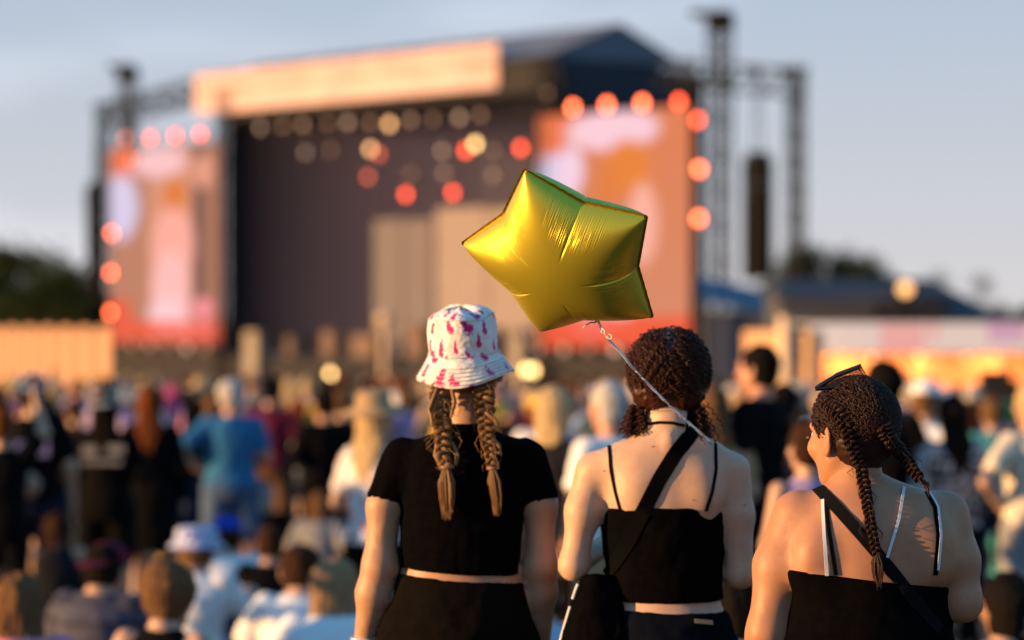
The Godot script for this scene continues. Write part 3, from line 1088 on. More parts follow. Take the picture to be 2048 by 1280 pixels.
	for i in 4:
		var lamp := OmniLight3D.new()
		lamp.name = "bulb_light"
		lamp.light_color = lin(1.0, 0.40, 0.14)
		lamp.light_energy = 0.75
		lamp.light_size = 0.045
		lamp.omni_range = 12.0
		lamp.omni_attenuation = 2.0
		lamp.shadow_enabled = true
		bar.add_child(lamp, true)
		lamp.position = Vector3((i * 3 + 1.5) * w / 12, f1 - 0.1, 0.12)
	for i in 4:
		part("post", MB.new().box(Vector3(0.05 + i * (w - 0.1) / 3, f1 / 2, 0.15), Vector3(0.09, f1, 0.09)).mesh(), mat(0.4, 0.25, 0.14, 0.7), bar)
	# sunlit side wall with a mast next to the bar
	d = 42.0
	gy = lawn(d)
	var s0 := at(1492, 0, d)
	var s1 := at(1622, 0, d)
	w = s1.x - s0.x
	hh = at(0, 662, d).y - gy
	var kiosk := thing("kiosk", "sunlit orange kiosk wall with a pale mast next to the bar", "kiosk", Vector3(s0.x, gy, -d))
	kiosk.rotation.y = -0.75
	w /= 0.80
	part("wall", MB.new().box(Vector3(w / 2, hh / 2, 0), Vector3(w, hh, 0.15)).mesh(), weave(0.60, 0.36, 0.21, 62), kiosk)
	part("side_wall", MB.new().box(Vector3(0.07, hh / 2, -1.1), Vector3(0.12, hh, 2.0)).mesh(), org, kiosk)
	part("mast", MB.new().tube([Vector3(w * 0.73, 0, 0.25), Vector3(w * 0.73, hh + 0.25, 0.25)], [0.12, 0.12], 8).mesh(), mat(0.7, 0.52, 0.36, 0.7), kiosk)
	# a black loudspeaker box on a stand
	d = 30.0
	gy = lawn(d)
	var k0 := at(1962, 742, d)
	var k1 := at(2018, 800, d)
	var sp_ := thing("loudspeaker", "black box loudspeaker on a tripod stand in front of the bar", "loudspeaker", Vector3((k0.x + k1.x) / 2, gy, -d))
	part("box", MB.new().box(Vector3(0, (k0.y + k1.y) / 2 - gy, 0), Vector3(k1.x - k0.x, k0.y - k1.y, 0.3)).mesh(), M.drape, sp_)
	part("pole", MB.new().tube([Vector3(0, 0.3, 0), Vector3(0, k1.y - gy, 0)], [0.025], 6).mesh(), M.metal_dark, sp_)
	for i in 3:
		var a := TAU * i / 3
		part("leg", MB.new().tube([Vector3(0, 0.6, 0), Vector3(cos(a) * 0.4, 0.01, sin(a) * 0.4)], [0.015], 5).mesh(), M.metal_dark, sp_)

# ------------------------------------------------------------------ people
var P := {}       # shared meshes of the crowd

func mirror(a: Array) -> Array:        # the same shape with x turned over
	var vs := PackedVector3Array()
	var ns := PackedVector3Array()
	for q in a[0]: vs.append(Vector3(-q.x, q.y, q.z))
	for q in a[1]: ns.append(Vector3(-q.x, q.y, q.z))
	var src: PackedInt32Array = a[2]
	var ix := PackedInt32Array()
	for i in range(0, src.size(), 3):
		ix.append_array(PackedInt32Array([src[i], src[i + 2], src[i + 1]]))
	return [vs, ns, ix]

# a head about its centre, facing -z, with a stub of neck
func head_arrays(cell: float) -> Array:
	var f := Fld.new(Vector3(-0.11, -0.2, -0.15), Vector3(0.11, 0.14, 0.13), cell)
	f.ell(Vector3(0, 0.03, 0.01), Vector3(0.075, 0.087, 0.094))
	f.ell(Vector3(0, -0.03, -0.03), Vector3(0.061, 0.078, 0.066), 0.03)
	f.cap(Vector3(0, -0.088, -0.05), Vector3(0, -0.092, -0.066), 0.026, 0.02, 0.03)
	for s in [-1.0, 1.0]:
		f.cap(Vector3(s * 0.052, -0.05, 0.0), Vector3(s * 0.02, -0.092, -0.05), 0.018, 0.018, 0.03)
		f.ell(Vector3(s * 0.04, -0.022, -0.066), Vector3(0.024, 0.022, 0.02), 0.02)
		f.cap(Vector3(s * 0.04, 0.028, -0.078), Vector3(s * 0.012, 0.026, -0.092), 0.008, 0.008, 0.015)
		f.ell(Vector3(s * 0.031, 0.006, -0.102), Vector3(0.015, 0.009, 0.014), 0.01, Basis.IDENTITY, true)
	f.cap(Vector3(0, 0.012, -0.094), Vector3(0, -0.03, -0.112), 0.008, 0.011, 0.012)
	f.cap(Vector3(-0.012, -0.034, -0.1), Vector3(0.012, -0.034, -0.1), 0.009, 0.009, 0.008)
	f.cap(Vector3(-0.017, -0.056, -0.09), Vector3(0.017, -0.056, -0.09), 0.007, 0.007, 0.008)
	f.cap(Vector3(-0.014, -0.066, -0.088), Vector3(0.014, -0.066, -0.088), 0.008, 0.008, 0.006)
	f.cap(Vector3(0, -0.06, 0.02), Vector3(0, -0.19, 0.035), 0.05, 0.053, 0.025)
	for s in [-1.0, 1.0]:
		var b := Basis(Vector3.UP, s * 0.5)
		f.ell(Vector3(s * 0.081, -0.006, 0.014), Vector3(0.008, 0.032, 0.02), 0.008, b)
		f.ell(Vector3(s * 0.090, -0.004, 0.010), Vector3(0.006, 0.02, 0.011), 0.003, b, true)
		f.ell(Vector3(s * 0.079, -0.034, 0.008), Vector3(0.008, 0.010, 0.009), 0.008)
	return f.arrays()

# a hand from its wrist down -y, thumb towards -z, closing towards +x
func hand_arrays(cell: float, curl: float) -> Array:
	var f := Fld.new(Vector3(-0.06, -0.2, -0.1), Vector3(0.09, 0.05, 0.07), cell)
	f.cap(Vector3(0, 0.03, 0), Vector3(0, -0.01, 0), 0.026, 0.024, 0.01)
	f.ell(Vector3(0.002, -0.045, 0), Vector3(0.017, 0.05, 0.04), 0.02)
	for k in 4:
		var z: float = [-0.029, -0.010, 0.009, 0.027][k]
		var l: float = [0.07, 0.078, 0.072, 0.056][k]
		var p := Vector3(0, -0.078, z)
		var a := 0.12 + curl * 0.4
		var pts := [p]
		for j in 3:
			p += Vector3(sin(a), -cos(a), z * 0.15) * l * [0.45, 0.31, 0.24][j]
			pts.append(p)
			a += 0.2 + curl * 0.75
		f.chain(pts, [0.0105, 0.0095, 0.0085, 0.007], 0.005)
	f.chain([Vector3(0.004, -0.03, -0.03), Vector3(0.016, -0.055, -0.052), Vector3(0.024, -0.078, -0.058), Vector3(0.034 + curl * 0.01, -0.098, -0.054)], [0.015, 0.0115, 0.010, 0.008], 0.008)
	return f.arrays()

func hand_at(mb: MB, elbow: Vector3, wrist: Vector3, right: bool, size := 1.0, curled := false, thumb := Vector3(0, 0, -1)) -> void:
	var y := (elbow - wrist).normalized()
	var z := (-thumb - y * (-thumb).dot(y)).normalized()
	var b := Basis(y.cross(z), y, z).scaled(Vector3.ONE * size)
	# the left hand closes towards +x of the body, the right towards -x
	mb.add(P.hand_right if right and not curled else P.hand_left if not curled else P.grip_right if right else P.grip_left, Transform3D(b, wrist))

func make_prototypes() -> void:
	P.hand_left = hand_arrays(0.005, 0.35)
	P.hand_right = mirror(P.hand_left)
	P.grip_left = hand_arrays(0.005, 1.2)
	P.grip_right = mirror(P.grip_left)
	P.head = head_arrays(0.008)
	P.head_fine = head_arrays(0.0045)
	var arms := {
		"stand": [[Vector3(-0.225, 1.11, 0.02), Vector3(-0.235, 0.87, -0.05)], [Vector3(0.225, 1.11, 0.02), Vector3(0.235, 0.87, -0.05)]],
		"folded": [[Vector3(-0.24, 1.12, 0.02), Vector3(-0.06, 1.14, -0.21)], [Vector3(0.24, 1.12, 0.02), Vector3(0.08, 1.18, -0.20)]],
		"raised": [[Vector3(-0.23, 1.11, 0.02), Vector3(-0.235, 0.88, -0.06)], [Vector3(0.27, 1.54, -0.06), Vector3(0.2, 1.78, -0.12)]],
		"akimbo": [[Vector3(-0.35, 1.16, 0.07), Vector3(-0.19, 1.02, -0.04)], [Vector3(0.225, 1.11, 0.02), Vector3(0.12, 0.98, -0.2)]],
	}
	var torso := [[0.80, 0.15, 0.105, 0, 0], [0.90, 0.172, 0.12, 0, 0.005], [1.0, 0.15, 0.105, 0, 0], [1.08, 0.137, 0.1, 0, 0], [1.2, 0.152, 0.11, 0, 0], [1.31, 0.163, 0.108, 0, 0.005], [1.385, 0.13, 0.082, 0, 0.012], [1.43, 0.07, 0.06, 0, 0.012], [1.47, 0.054, 0.055, 0, 0.01]]
	for pose in arms:
		proto(pose, torso, arms[pose], [[Vector3(-0.092, 0.86, 0), Vector3(-0.105, 0.47, -0.01), Vector3(-0.11, 0.09, 0.03)], [Vector3(0.092, 0.86, 0), Vector3(0.105, 0.47, -0.01), Vector3(0.115, 0.09, 0.03)]], Vector3(0, 1.585, -0.005), 0.0)
	var seat := [[0.08, 0.17, 0.12], [0.16, 0.178, 0.125], [0.24, 0.155, 0.108], [0.32, 0.14, 0.102], [0.43, 0.155, 0.112], [0.53, 0.165, 0.108], [0.60, 0.13, 0.082], [0.645, 0.07, 0.06], [0.69, 0.054, 0.055]].map(func(s): return [s[0], s[1], s[2], 0, -(s[0] - 0.1) * 0.12])
	proto("sit_knees", seat, [[Vector3(-0.25, 0.36, -0.14), Vector3(-0.13, 0.36, -0.38)], [Vector3(0.25, 0.36, -0.14), Vector3(0.13, 0.38, -0.38)]], [[Vector3(-0.09, 0.12, -0.02), Vector3(-0.16, 0.47, -0.4), Vector3(-0.12, 0.09, -0.62)], [Vector3(0.09, 0.12, -0.02), Vector3(0.16, 0.47, -0.4), Vector3(0.12, 0.09, -0.62)]], Vector3(0, 0.752, -0.135), -0.5)
	proto("sit_cross", seat, [[Vector3(-0.27, 0.33, 0.02), Vector3(-0.2, 0.2, -0.22)], [Vector3(0.3, 0.34, 0.1), Vector3(0.38, 0.09, 0.2)]], [[Vector3(-0.09, 0.11, -0.02), Vector3(-0.36, 0.17, -0.28), Vector3(0.05, 0.08, -0.36)], [Vector3(0.09, 0.11, -0.02), Vector3(0.36, 0.17, -0.28), Vector3(-0.05, 0.08, -0.46)]], Vector3(0, 0.752, -0.135), -0.5)
	hair_shapes()
	hat_shapes()

func proto(pose: String, torso: Array, arms: Array, legs: Array, head: Vector3, lean: float) -> void:
	var cell := 0.018
	var hi: float = torso[-1][0]
	var sit := pose.begins_with("sit")
	var lo := Vector3(-0.48, -0.03, -0.8 if sit else -0.34)
	var up := Vector3(0.48, 1.95 if pose == "raised" else hi + 0.06, 0.3)
	var f := Fld.new(lo, up, cell)
	f.loft(torso, 0.03)
	var sh: Vector3 = Vector3(0.158, hi - 0.098, torso[-3][4])
	for k in 2:
		var s := -1.0 if k == 0 else 1.0
		var a := Vector3(s * sh.x, sh.y, sh.z)
		f.chain([a, arms[k][0], arms[k][1]], [0.052, 0.040, 0.028], 0.03)
		f.chain(legs[k], [0.085, 0.058, 0.040], 0.03)
		var fo: Vector3 = legs[k][2]
		f.cap(fo + Vector3(0, -0.045, 0.02), fo + Vector3(s * 0.02, -0.06, -0.14), 0.042, 0.03, 0.02)
	var mb := MB.new().add(f.arrays())
	mb.add(P.head, Transform3D(Basis(Vector3.RIGHT, lean * 0.3), head))
	for k in 2:
		hand_at(mb, arms[k][0], arms[k][1], k == 1)
	P[pose + "_body"] = mb.mesh()
	P[pose + "_head"] = head
	# tops: with short sleeves, long sleeves, none
	var top := torso.filter(func(s): return s[0] > (0.1 if sit else 0.82) and s[0] < hi - 0.03)
	for kind in ["tee", "jacket", "tank"]:
		var t := Fld.new(lo, up, cell)
		var loose := 0.02 if kind != "tank" else 0.010
		t.loft(top.map(func(s): return [s[0], maxf(s[1] + loose * 0.8, 0.155 if kind != "tank" and s[0] < hi - 0.12 else 0.0), s[2] + loose, s[3], s[4]]), 0.03)
		if kind != "tank":
			for k in 2:
				var s := -1.0 if k == 0 else 1.0
				var a := Vector3(s * (sh.x - 0.008), sh.y - 0.002, sh.z)
				var e: Vector3 = a.lerp(arms[k][0], 0.62)
				if kind == "tee":
					t.cap(a, e, 0.066, 0.068, 0.03)
				else:
					t.chain([a, arms[k][0], arms[k][0].lerp(arms[k][1], 0.9)], [0.068, 0.058, 0.044], 0.03)
		t.rough(noise(9.0, 4), 0.014)
		P[pose + "_" + kind] = MB.new().add(t.arrays()).mesh()
	# bottoms
	var hip := torso.filter(func(s): return s[0] < (0.3 if sit else 1.02))
	for kind in (["trousers", "shorts"] if sit else ["trousers", "shorts", "skirt"]):
		var t := Fld.new(lo, Vector3(up.x, minf(up.y, 1.12), up.z), cell)
		t.loft(hip.map(func(s): return [s[0], s[1] + 0.012, s[2] + 0.012, s[3], s[4]]), 0.03)
		if kind == "skirt":
			t.loft([[0.5, 0.24, 0.19, 0, 0], [0.7, 0.205, 0.16, 0, 0], [0.9, 0.185, 0.132, 0, 0]], 0.03)
		else:
			for k in 2:
				var l: Array = legs[k]
				if kind == "trousers":
					t.chain([l[0], l[1], l[1].lerp(l[2], 0.93)], [0.1, 0.075, 0.062], 0.03)
				else:
					t.cap(l[0], l[0].lerp(l[1], 0.8), 0.1, 0.095, 0.03)
		t.rough(noise(8.0, 5), 0.012)
		P[pose + "_" + kind] = MB.new().add(t.arrays()).mesh()
	# shoes
	var shoes := []
	for k in 2:
		var s := -1.0 if k == 0 else 1.0
		var fo: Vector3 = legs[k][2]
		var t := Fld.new(fo + Vector3(-0.1, -0.1, -0.24), fo + Vector3(0.1, 0.06, 0.12), 0.014)
		t.cap(fo + Vector3(0, -0.04, 0.02), fo + Vector3(s * 0.02, -0.05, -0.15), 0.05, 0.038, 0.02)
		t.cut(fo + Vector3(0, -0.088, 0), Vector3.DOWN)
		t.cut(fo + Vector3(0, 0.01, 0), Vector3.UP)
		shoes.append(MB.new().add(t.arrays()).mesh())
	P[pose + "_shoes"] = shoes

func hair_shapes() -> void:
	for kind in ["short", "long", "bun", "ponytail", "curly", "bob"]:
		var f := Fld.new(Vector3(-0.17, -0.42, -0.16), Vector3(0.17, 0.2, 0.22), 0.012)
		f.ell(Vector3(0, 0.036, 0.02), Vector3(0.089, 0.098, 0.098), 0.02)
		f.ell(Vector3(0, -0.03, 0.045), Vector3(0.078, 0.07, 0.066), 0.02)
		if kind == "long":
			f.loft([[-0.38, 0.03, 0.015, 0.01, 0.115], [-0.3, 0.07, 0.028, 0, 0.115], [-0.18, 0.1, 0.042, 0, 0.09], [-0.08, 0.088, 0.055, 0, 0.06], [0.03, 0.088, 0.072, 0, 0.03]], 0.03)
		elif kind == "bob":
			f.loft([[-0.2, 0.05, 0.03, 0, 0.075], [-0.15, 0.082, 0.045, 0, 0.065], [-0.08, 0.093, 0.065, 0, 0.045], [0.03, 0.09, 0.08, 0, 0.02]], 0.03)
		elif kind == "bun":
			f.ell(Vector3(0.01, 0.09, 0.1), Vector3(0.05, 0.045, 0.045), 0.01)
		elif kind == "ponytail":
			f.chain([Vector3(0, 0.06, 0.1), Vector3(0, 0.03, 0.15), Vector3(0, -0.1, 0.14), Vector3(0.01, -0.25, 0.12)], [0.025, 0.035, 0.032, 0.012], 0.02)
		elif kind == "curly":
			f.ell(Vector3(0, 0.045, 0.03), Vector3(0.112, 0.11, 0.11), 0.03)
			f.ell(Vector3(-0.02, 0.1, 0.06), Vector3(0.07, 0.06, 0.06), 0.03)
		f.ell(Vector3(0, -0.045, -0.10), Vector3(0.078, 0.1, 0.085), 0.01, Basis.IDENTITY, true)
		f.rough(noise(60.0 if kind == "curly" else 34.0, 6), 0.022 if kind == "curly" else 0.018 if kind in ["long", "bob"] else 0.01, Vector3.ONE if kind == "curly" else Vector3(1, 0.22, 1))
		P["hair_" + kind] = MB.new().add(f.arrays()).mesh()

func hat_shapes() -> void:
	P.hat_bucket = MB.new().lathe([Vector2(0.128, -0.004), Vector2(0.1, 0.03), Vector2(0.097, 0.035), Vector2(0.1, 0.036), Vector2(0.135, -0.004), Vector2(0.137, -0.002), Vector2(0.102, 0.042), Vector2(0.1, 0.08), Vector2(0.092, 0.105), Vector2(0.06, 0.115), Vector2(0.002, 0.117)], 28, Transform3D(Basis(Vector3.RIGHT, 0.12), Vector3(0, 0.035, 0.015))).mesh()
	P.hat_straw = MB.new().lathe([Vector2(0.1, 0.02), Vector2(0.18, 0.0), Vector2(0.182, 0.004), Vector2(0.102, 0.03), Vector2(0.098, 0.08), Vector2(0.085, 0.115), Vector2(0.04, 0.122), Vector2(0.002, 0.118)], 28, Transform3D(Basis(Vector3.RIGHT, 0.15), Vector3(0, 0.045, 0.02))).mesh()
	var f := Fld.new(Vector3(-0.13, -0.06, -0.24), Vector3(0.13, 0.19, 0.16), 0.01)
	f.ell(Vector3(0, 0.04, 0.015), Vector3(0.098, 0.103, 0.108), 0.01)
	f.cut(Vector3(0, 0.04, 0), Vector3(0, -1, 0.1))
	f.ell(Vector3(0, 0.045, -0.13), Vector3(0.075, 0.008, 0.085), 0.01, Basis(Vector3.RIGHT, -0.15))
	P.hat_cap = MB.new().add(f.arrays()).mesh()

# ------------------------------------------------------------------ three people close up
func secs(d: float, list: Array, grow := 0.0) -> Array:      # [py, left px, right px, half depth, z offset]
	return list.map(func(s): return [EYE - (s[0] - 640.0) / F * d, (s[2] - s[1]) / 2.0 / F * d + grow, s[3] + grow, ((s[1] + s[2]) / 2.0 - 1024.0) / F * d, -d + s[4]])

# a strip that lies on the nearest of some fields where the photograph shows it, then goes on over the shoulder
func lay(fields: Array, px: Array, d: float, width: float, lift := 0.0012, thick := 0.002, over := true, steps := 14) -> ArrayMesh:
	var cur := Curve2D.new()
	for p in px: cur.add_point(Vector2(p[0], p[1]))
	var pts := []
	var out := []
	for i in steps + 1:
		var q := cur.sample_baked(cur.get_baked_length() * i / steps)
		var dir := Vector3((q.x - 1024.0) / F, -(q.y - 640.0) / F, -1).normalized()
		var from := Vector3(0, EYE, 0) + dir * (d - 0.42)
		var best := 9.0
		var hitp := Vector3.ZERO
		var hn := Vector3.BACK
		for f in fields:
			var h: Vector3 = f.hit(from, dir, 0.8)
			var l := (h - from).length()
			if l < best:
				best = l
				hitp = h
				hn = f.slope(h)
		if best > 0.79: continue
		if hn.z < 0.1: hn = (hn + Vector3(0, 0, 0.6)).normalized()
		pts.append(hitp + hn * lift)
		out.append(hn)
	if over:       # over the shoulder and down the front
		var p: Vector3 = pts[0]
		var fr: Fld = fields[0]
		var add := []
		var addn := []
		for k in 7:
			var z := p.z - 0.03 - 0.02 * k
			var h := fr.hit(Vector3(p.x, p.y + 0.12, z), Vector3.DOWN, 0.5)
			if h.y < p.y - 0.10 or h.y > p.y + 0.06: break
			var hn := fr.slope(h)
			add.append(h + hn * lift)
			addn.append(hn)
		add.reverse()
		addn.reverse()
		pts = add + pts
		out = addn + out
	return MB.new().strip(pts, out, width, thick).mesh()

func legs_down(f: Fld, x: float, d: float, hip: float, grow := 0.0) -> void:
	var g := lawn(d)
	for s in [-1.0, 1.0]:
		f.chain([Vector3(x + s * 0.085, hip, -d), Vector3(x + s * 0.1, g + 0.47, -d - 0.01), Vector3(x + s * 0.105, g + 0.1, -d + 0.02)], [0.09 + grow, 0.06 + grow, 0.042 + grow], 0.04)

func feet(o: Node3D, x: float, d: float, m: Material) -> void:
	var g := lawn(d)
	for s in [-1.0, 1.0]:
		var fo := Vector3(x + s * 0.105, g + 0.1, -d + 0.02)
		var t := Fld.new(fo + Vector3(-0.09, -0.12, -0.26), fo + Vector3(0.09, 0.08, 0.12), 0.012)
		t.chain([fo + Vector3(0, 0.0, 0.015), fo + Vector3(0, -0.05, 0.01), fo + Vector3(s * 0.02, -0.065, -0.16)], [0.05, 0.05, 0.038], 0.02)
		t.cut(Vector3(0, g + 0.004, 0), Vector3.DOWN)
		t.cut(fo + Vector3(0, 0.03, 0), Vector3.UP)
		part("shoe", MB.new().add(t.arrays()).mesh(), m, o)

# three strands plaited along a path; out says which way the plait faces
func plait(pts: Array, out: Vector3, r0: float, r1: float, turns: float, sides := 6, steps := 0, loose := 9.0) -> MB:
	var cur := Curve3D.new()
	for p in pts: cur.add_point(p)
	var c2 := Curve3D.new()
	var n := pts.size()
	for i in n:
		var t: Vector3 = (pts[mini(i + 1, n - 1)] - pts[maxi(i - 1, 0)]) / 6.0
		c2.add_point(pts[i], -t, t)
	var mb := MB.new()
	var len := c2.get_baked_length()
	if steps == 0: steps = int(turns * 12)
	var g := RandomNumberGenerator.new()
	g.seed = int(r0 * 1e5) + n
	var wob := noise(3.0, 17, 2)
	for k in 3:
		for m in 13:
			var ang := TAU * m / 9.0
			var spread := 0.45 if m > 8 else 1.05
			var jit := Vector2(g.randfn(), g.randfn()) * 0.05
			var line := []
			var rad := []
			for i in steps + 1:
				var a := float(i) / steps
				var p := c2.sample_baked(len * a)
				var t := (c2.sample_baked(minf(len, len * a + 0.004)) - c2.sample_baked(maxf(0, len * a - 0.004))).normalized()
				var side := t.cross(out).normalized()
				var o := side.cross(t).normalized()
				var r := lerpf(r0, r1, a) * (1.0 + 0.22 * wob.get_noise_2d(a * 3.0, k * 5.0))
				var ph := TAU * (turns * a + k / 3.0) + 0.35 * wob.get_noise_2d(a * 2.0, 40.0)
				var w := r * 0.27 * (0.8 + 0.4 * absf(cos(ph)))
				line.append(p + side * (sin(ph) * r * 0.62 + (cos(ang + ph * 0.35) * spread + jit.x) * w) + o * (sin(2.0 * ph) * r * 0.36 + (sin(ang + ph * 0.35) * spread + jit.y) * w))
				rad.append(w * 0.36)
			mb.tube(line, rad, sides)
	# hairs that have come loose
	for i in int(turns * loose):
		var a := g.randf_range(0.02, 0.9)
		var p := c2.sample_baked(len * a)
		var q := c2.sample_baked(minf(len, len * a + g.randf_range(0.02, 0.05)))
		var e := Vector3(g.randfn(), g.randfn() * 0.3, g.randfn()).normalized() * lerpf(r0, r1, a)
		mb.tube([p + e * 0.9, p.lerp(q, 0.5) + e * g.randf_range(1.3, 2.1), q + e * g.randf_range(0.9, 1.8)], [0.0007, 0.0009, 0.0004], 4)
	return mb

func tuft(mb: MB, a: Vector3, b: Vector3, r: float, n: int, sd: int) -> void:       # loose ends of a plait
	var g := RandomNumberGenerator.new()
	g.seed = sd
	for i in n:
		var q := Vector3(g.randfn(), g.randfn() * 0.3, g.randfn()) * r
		var e := b + q * 0.6 + Vector3(0, g.randf_range(-0.022, 0.014), 0)
		mb.tube([a + q * 0.25, a.lerp(b, 0.35) + q * 0.9, a.lerp(b, 0.7) + q * 0.85, e], [0.0013, 0.0013, 0.0012, 0.0005], 4)

func woman_hat() -> void:
	var d := 5.9
	var o := thing("person", "person in a pink patterned bucket hat, black cropped tee and two blonde plaits", "person", Vector3((925 - 1024) / F * d, lawn(d), -d))
	var inv := o.transform.affine_inverse()
	var hc := at(934, 728, d, -0.01)
	# body
	var f := Fld.new(Vector3(-0.46, lawn(d) - 0.03, -d - 0.34), Vector3(0.16, 1.62, -d + 0.26), 0.011)
	f.loft(secs(d, [[800, 898, 970, 0.05, 0.02], [850, 893, 975, 0.055, 0.02], [872, 872, 998, 0.055, 0.015], [892, 832, 1032, 0.065, 0.01], [925, 815, 1045, 0.08, 0.005], [1000, 818, 1036, 0.09, 0], [1080, 818, 1030, 0.092, 0], [1145, 806, 1036, 0.095, 0], [1200, 790, 1050, 0.11, 0.01], [1270, 765, 1066, 0.125, 0.015], [1330, 765, 1070, 0.125, 0.015]]), 0.03)
	var el := [at(759, 1130, d, 0.01), at(1081, 1132, d, 0.0)]
	var wr := [at(727, 1285, d, -0.03), at(1081, 1290, d, -0.06)]
	f.chain([at(808, 928, d), at(768, 1010, d, 0.005), el[0], at(746, 1185, d, 0.0), wr[0]], [0.040, 0.0385, 0.0375, 0.0375, 0.026], 0.03)
	f.chain([at(1050, 928, d), at(1081, 1010, d), el[1], at(1083, 1185, d, -0.02), wr[1]], [0.040, 0.0375, 0.036, 0.035, 0.026], 0.03)
	legs_down(f, o.position.x, d, 0.84)
	var mb := MB.new().add(f.arrays())
	mb.add(P.head_fine, Transform3D(Basis(Vector3.RIGHT, -0.03), hc))
	hand_at(mb, el[0], wr[0], false, 0.92)
	hand_at(mb, el[1], wr[1], true, 0.92)
	part("body", mb.mesh(), M.skin_1, o).transform = inv
	# black tee
	var tee := Fld.new(Vector3(-0.42, 1.02, -d - 0.2), Vector3(0.16, 1.46, -d + 0.2), 0.0085)
	tee.cap(at(808, 919, d), at(765, 1012, d, 0.005), 0.054, 0.047, 0.03)
	tee.cap(at(1050, 919, d), at(1083, 1012, d), 0.054, 0.047, 0.03)
	tee.cut(at(766, 1000, d), Vector3(-0.2, -1, 0), -99.0, at(925, 0, d).x)
	tee.cut(at(1083, 1000, d), Vector3(0.2, -1, 0), at(925, 0, d).x, 99.0)
	tee.loft(secs(d, [[853, 892, 975, 0.06, 0.02], [866, 868, 1003, 0.075, 0.016], [882, 828, 1042, 0.09, 0.01], [905, 802, 1062, 0.1, 0.005], [950, 799, 1060, 0.115, 0], [1000, 800, 1052, 0.118, 0], [1060, 800, 1046, 0.115, 0], [1110, 800, 1041, 0.112, 0], [1150, 801, 1038, 0.112, 0]]), 0.025)
	tee.rough(noise(7.0, 71), 0.005)
	tee.rough(noise(26.0, 72), 0.003, Vector3(1, 0.4, 1))
	tee.cut(at(805, 1134, d), Vector3(-0.06, -1, 0))
	part("tee_shirt", MB.new().add(tee.arrays()).mesh(), M.black, o).transform = inv
	var col := []
	for i in 33:
		var a := TAU * i / 32
		col.append(at(933.5, 854, d, 0.02) + Vector3(cos(a) * 0.053, 0.004 - 0.02 * maxf(0, -sin(a)), sin(a) * 0.058))
	part("collar", MB.new().tube(col, [0.0075], 8).mesh(), M.black, o).transform = inv
	# black trousers
	var t := Fld.new(Vector3(-0.42, lawn(d) + 0.04, -d - 0.24), Vector3(0.16, 1.08, -d + 0.24), 0.0115)
	t.loft(secs(d, [[1146, 800, 1042, 0.104, 0], [1165, 797, 1046, 0.108, 0.002], [1200, 783, 1056, 0.118, 0.01], [1240, 765, 1066, 0.13, 0.015], [1280, 752, 1074, 0.135, 0.018], [1340, 752, 1078, 0.13, 0.015]]), 0.03)
	legs_down(t, o.position.x, d, 0.84, 0.02)
	t.rough(noise(9.0, 73), 0.008)
	t.cut(at(920, 1153, d), Vector3(0.07, 1, 0))
	part("trousers", MB.new().add(t.arrays()).mesh(), M.pants, o).transform = inv
	feet(o, o.position.x, d, M.black)
	# hair under the hat and two plaits
	var h := Fld.new(hc + Vector3(-0.13, -0.14, -0.14), hc + Vector3(0.13, 0.14, 0.14), 0.006)
	h.ell(hc + Vector3(0, 0.012, 0.014), Vector3(0.077, 0.08, 0.084), 0.02)
	h.ell(hc + Vector3(0, -0.03, 0.045), Vector3(0.072, 0.045, 0.055), 0.02)
	h.ell(hc + Vector3(0, -0.04, -0.1), Vector3(0.078, 0.1, 0.085), 0.01, Basis.IDENTITY, true)
	h.rough(noise(60.0, 74), 0.004, Vector3(1, 0.2, 1))
	part("hair", MB.new().add(h.arrays()).mesh(), M.blonde_dark, o).transform = inv
	var pl := plait([at(884, 765, d, 0.08), at(886, 800, d, 0.105), at(889, 860, d, 0.118), at(889, 905, d, 0.134), at(896, 930, d, 0.138)], Vector3.BACK, 0.031, 0.018, 3.7, 9)
	tuft(pl, at(896, 926, d, 0.138), at(899, 1012, d, 0.136), 0.0085, 190, 5)
	for a in [[878, 875, 874, 905, 888, 930], [906, 880, 918, 905, 914, 925], [880, 790, 866, 825, 868, 850], [877, 775, 862, 815, 872, 845], [906, 775, 912, 800, 905, 830]]:
		pl.tube([at(a[0], a[1], d, 0.12), at(a[2], a[3], d, 0.135), at(a[4], a[5], d, 0.135)], [0.005, 0.0055, 0.003], 5)
	part("plait", pl.mesh(), M.blonde, o).transform = inv
	pl = plait([at(968, 762, d, 0.085), at(970, 800, d, 0.105), at(974, 860, d, 0.118), at(982, 905, d, 0.13), at(986, 932, d, 0.136)], Vector3.BACK, 0.030, 0.014, 4.2, 9)
	tuft(pl, at(986, 928, d, 0.136), at(996, 1005, d, 0.134), 0.0072, 170, 6)
	for a in [[978, 865, 998, 885, 1002, 905], [972, 820, 988, 832, 996, 845], [984, 900, 998, 900, 1003, 903]]:
		pl.tube([at(a[0], a[1], d, 0.12), at(a[2], a[3], d, 0.132), at(a[4], a[5], d, 0.13)], [0.005, 0.0055, 0.003], 5)
	part("plait", pl.mesh(), M.blonde, o).transform = inv
	for tie in [[896, 927, 0.0165], [986, 929, 0.0135]]:
		part("hair_tie", MB.new().lathe([Vector2(tie[2], -0.004), Vector2(tie[2] + 0.002, -0.002), Vector2(tie[2] + 0.002, 0.002), Vector2(tie[2], 0.004)], 14, Transform3D(Basis.IDENTITY, at(tie[0], tie[1], d, 0.137))).mesh(), mat(0.25, 0.12, 0.06, 0.6), o).transform = inv
	for k in 2:
		part("eye", MB.new().lathe([Vector2(0.001, -0.011), Vector2(0.009, -0.007), Vector2(0.011, 0), Vector2(0.009, 0.007), Vector2(0.001, 0.011)], 10, Transform3D(Basis.IDENTITY, hc + Vector3(-0.031 + 0.062 * k, 0.006, -0.079))).mesh(), M.eye, o).transform = inv
	# bucket hat
	var im := Image.create(768, 384, false, Image.FORMAT_RGBA8)
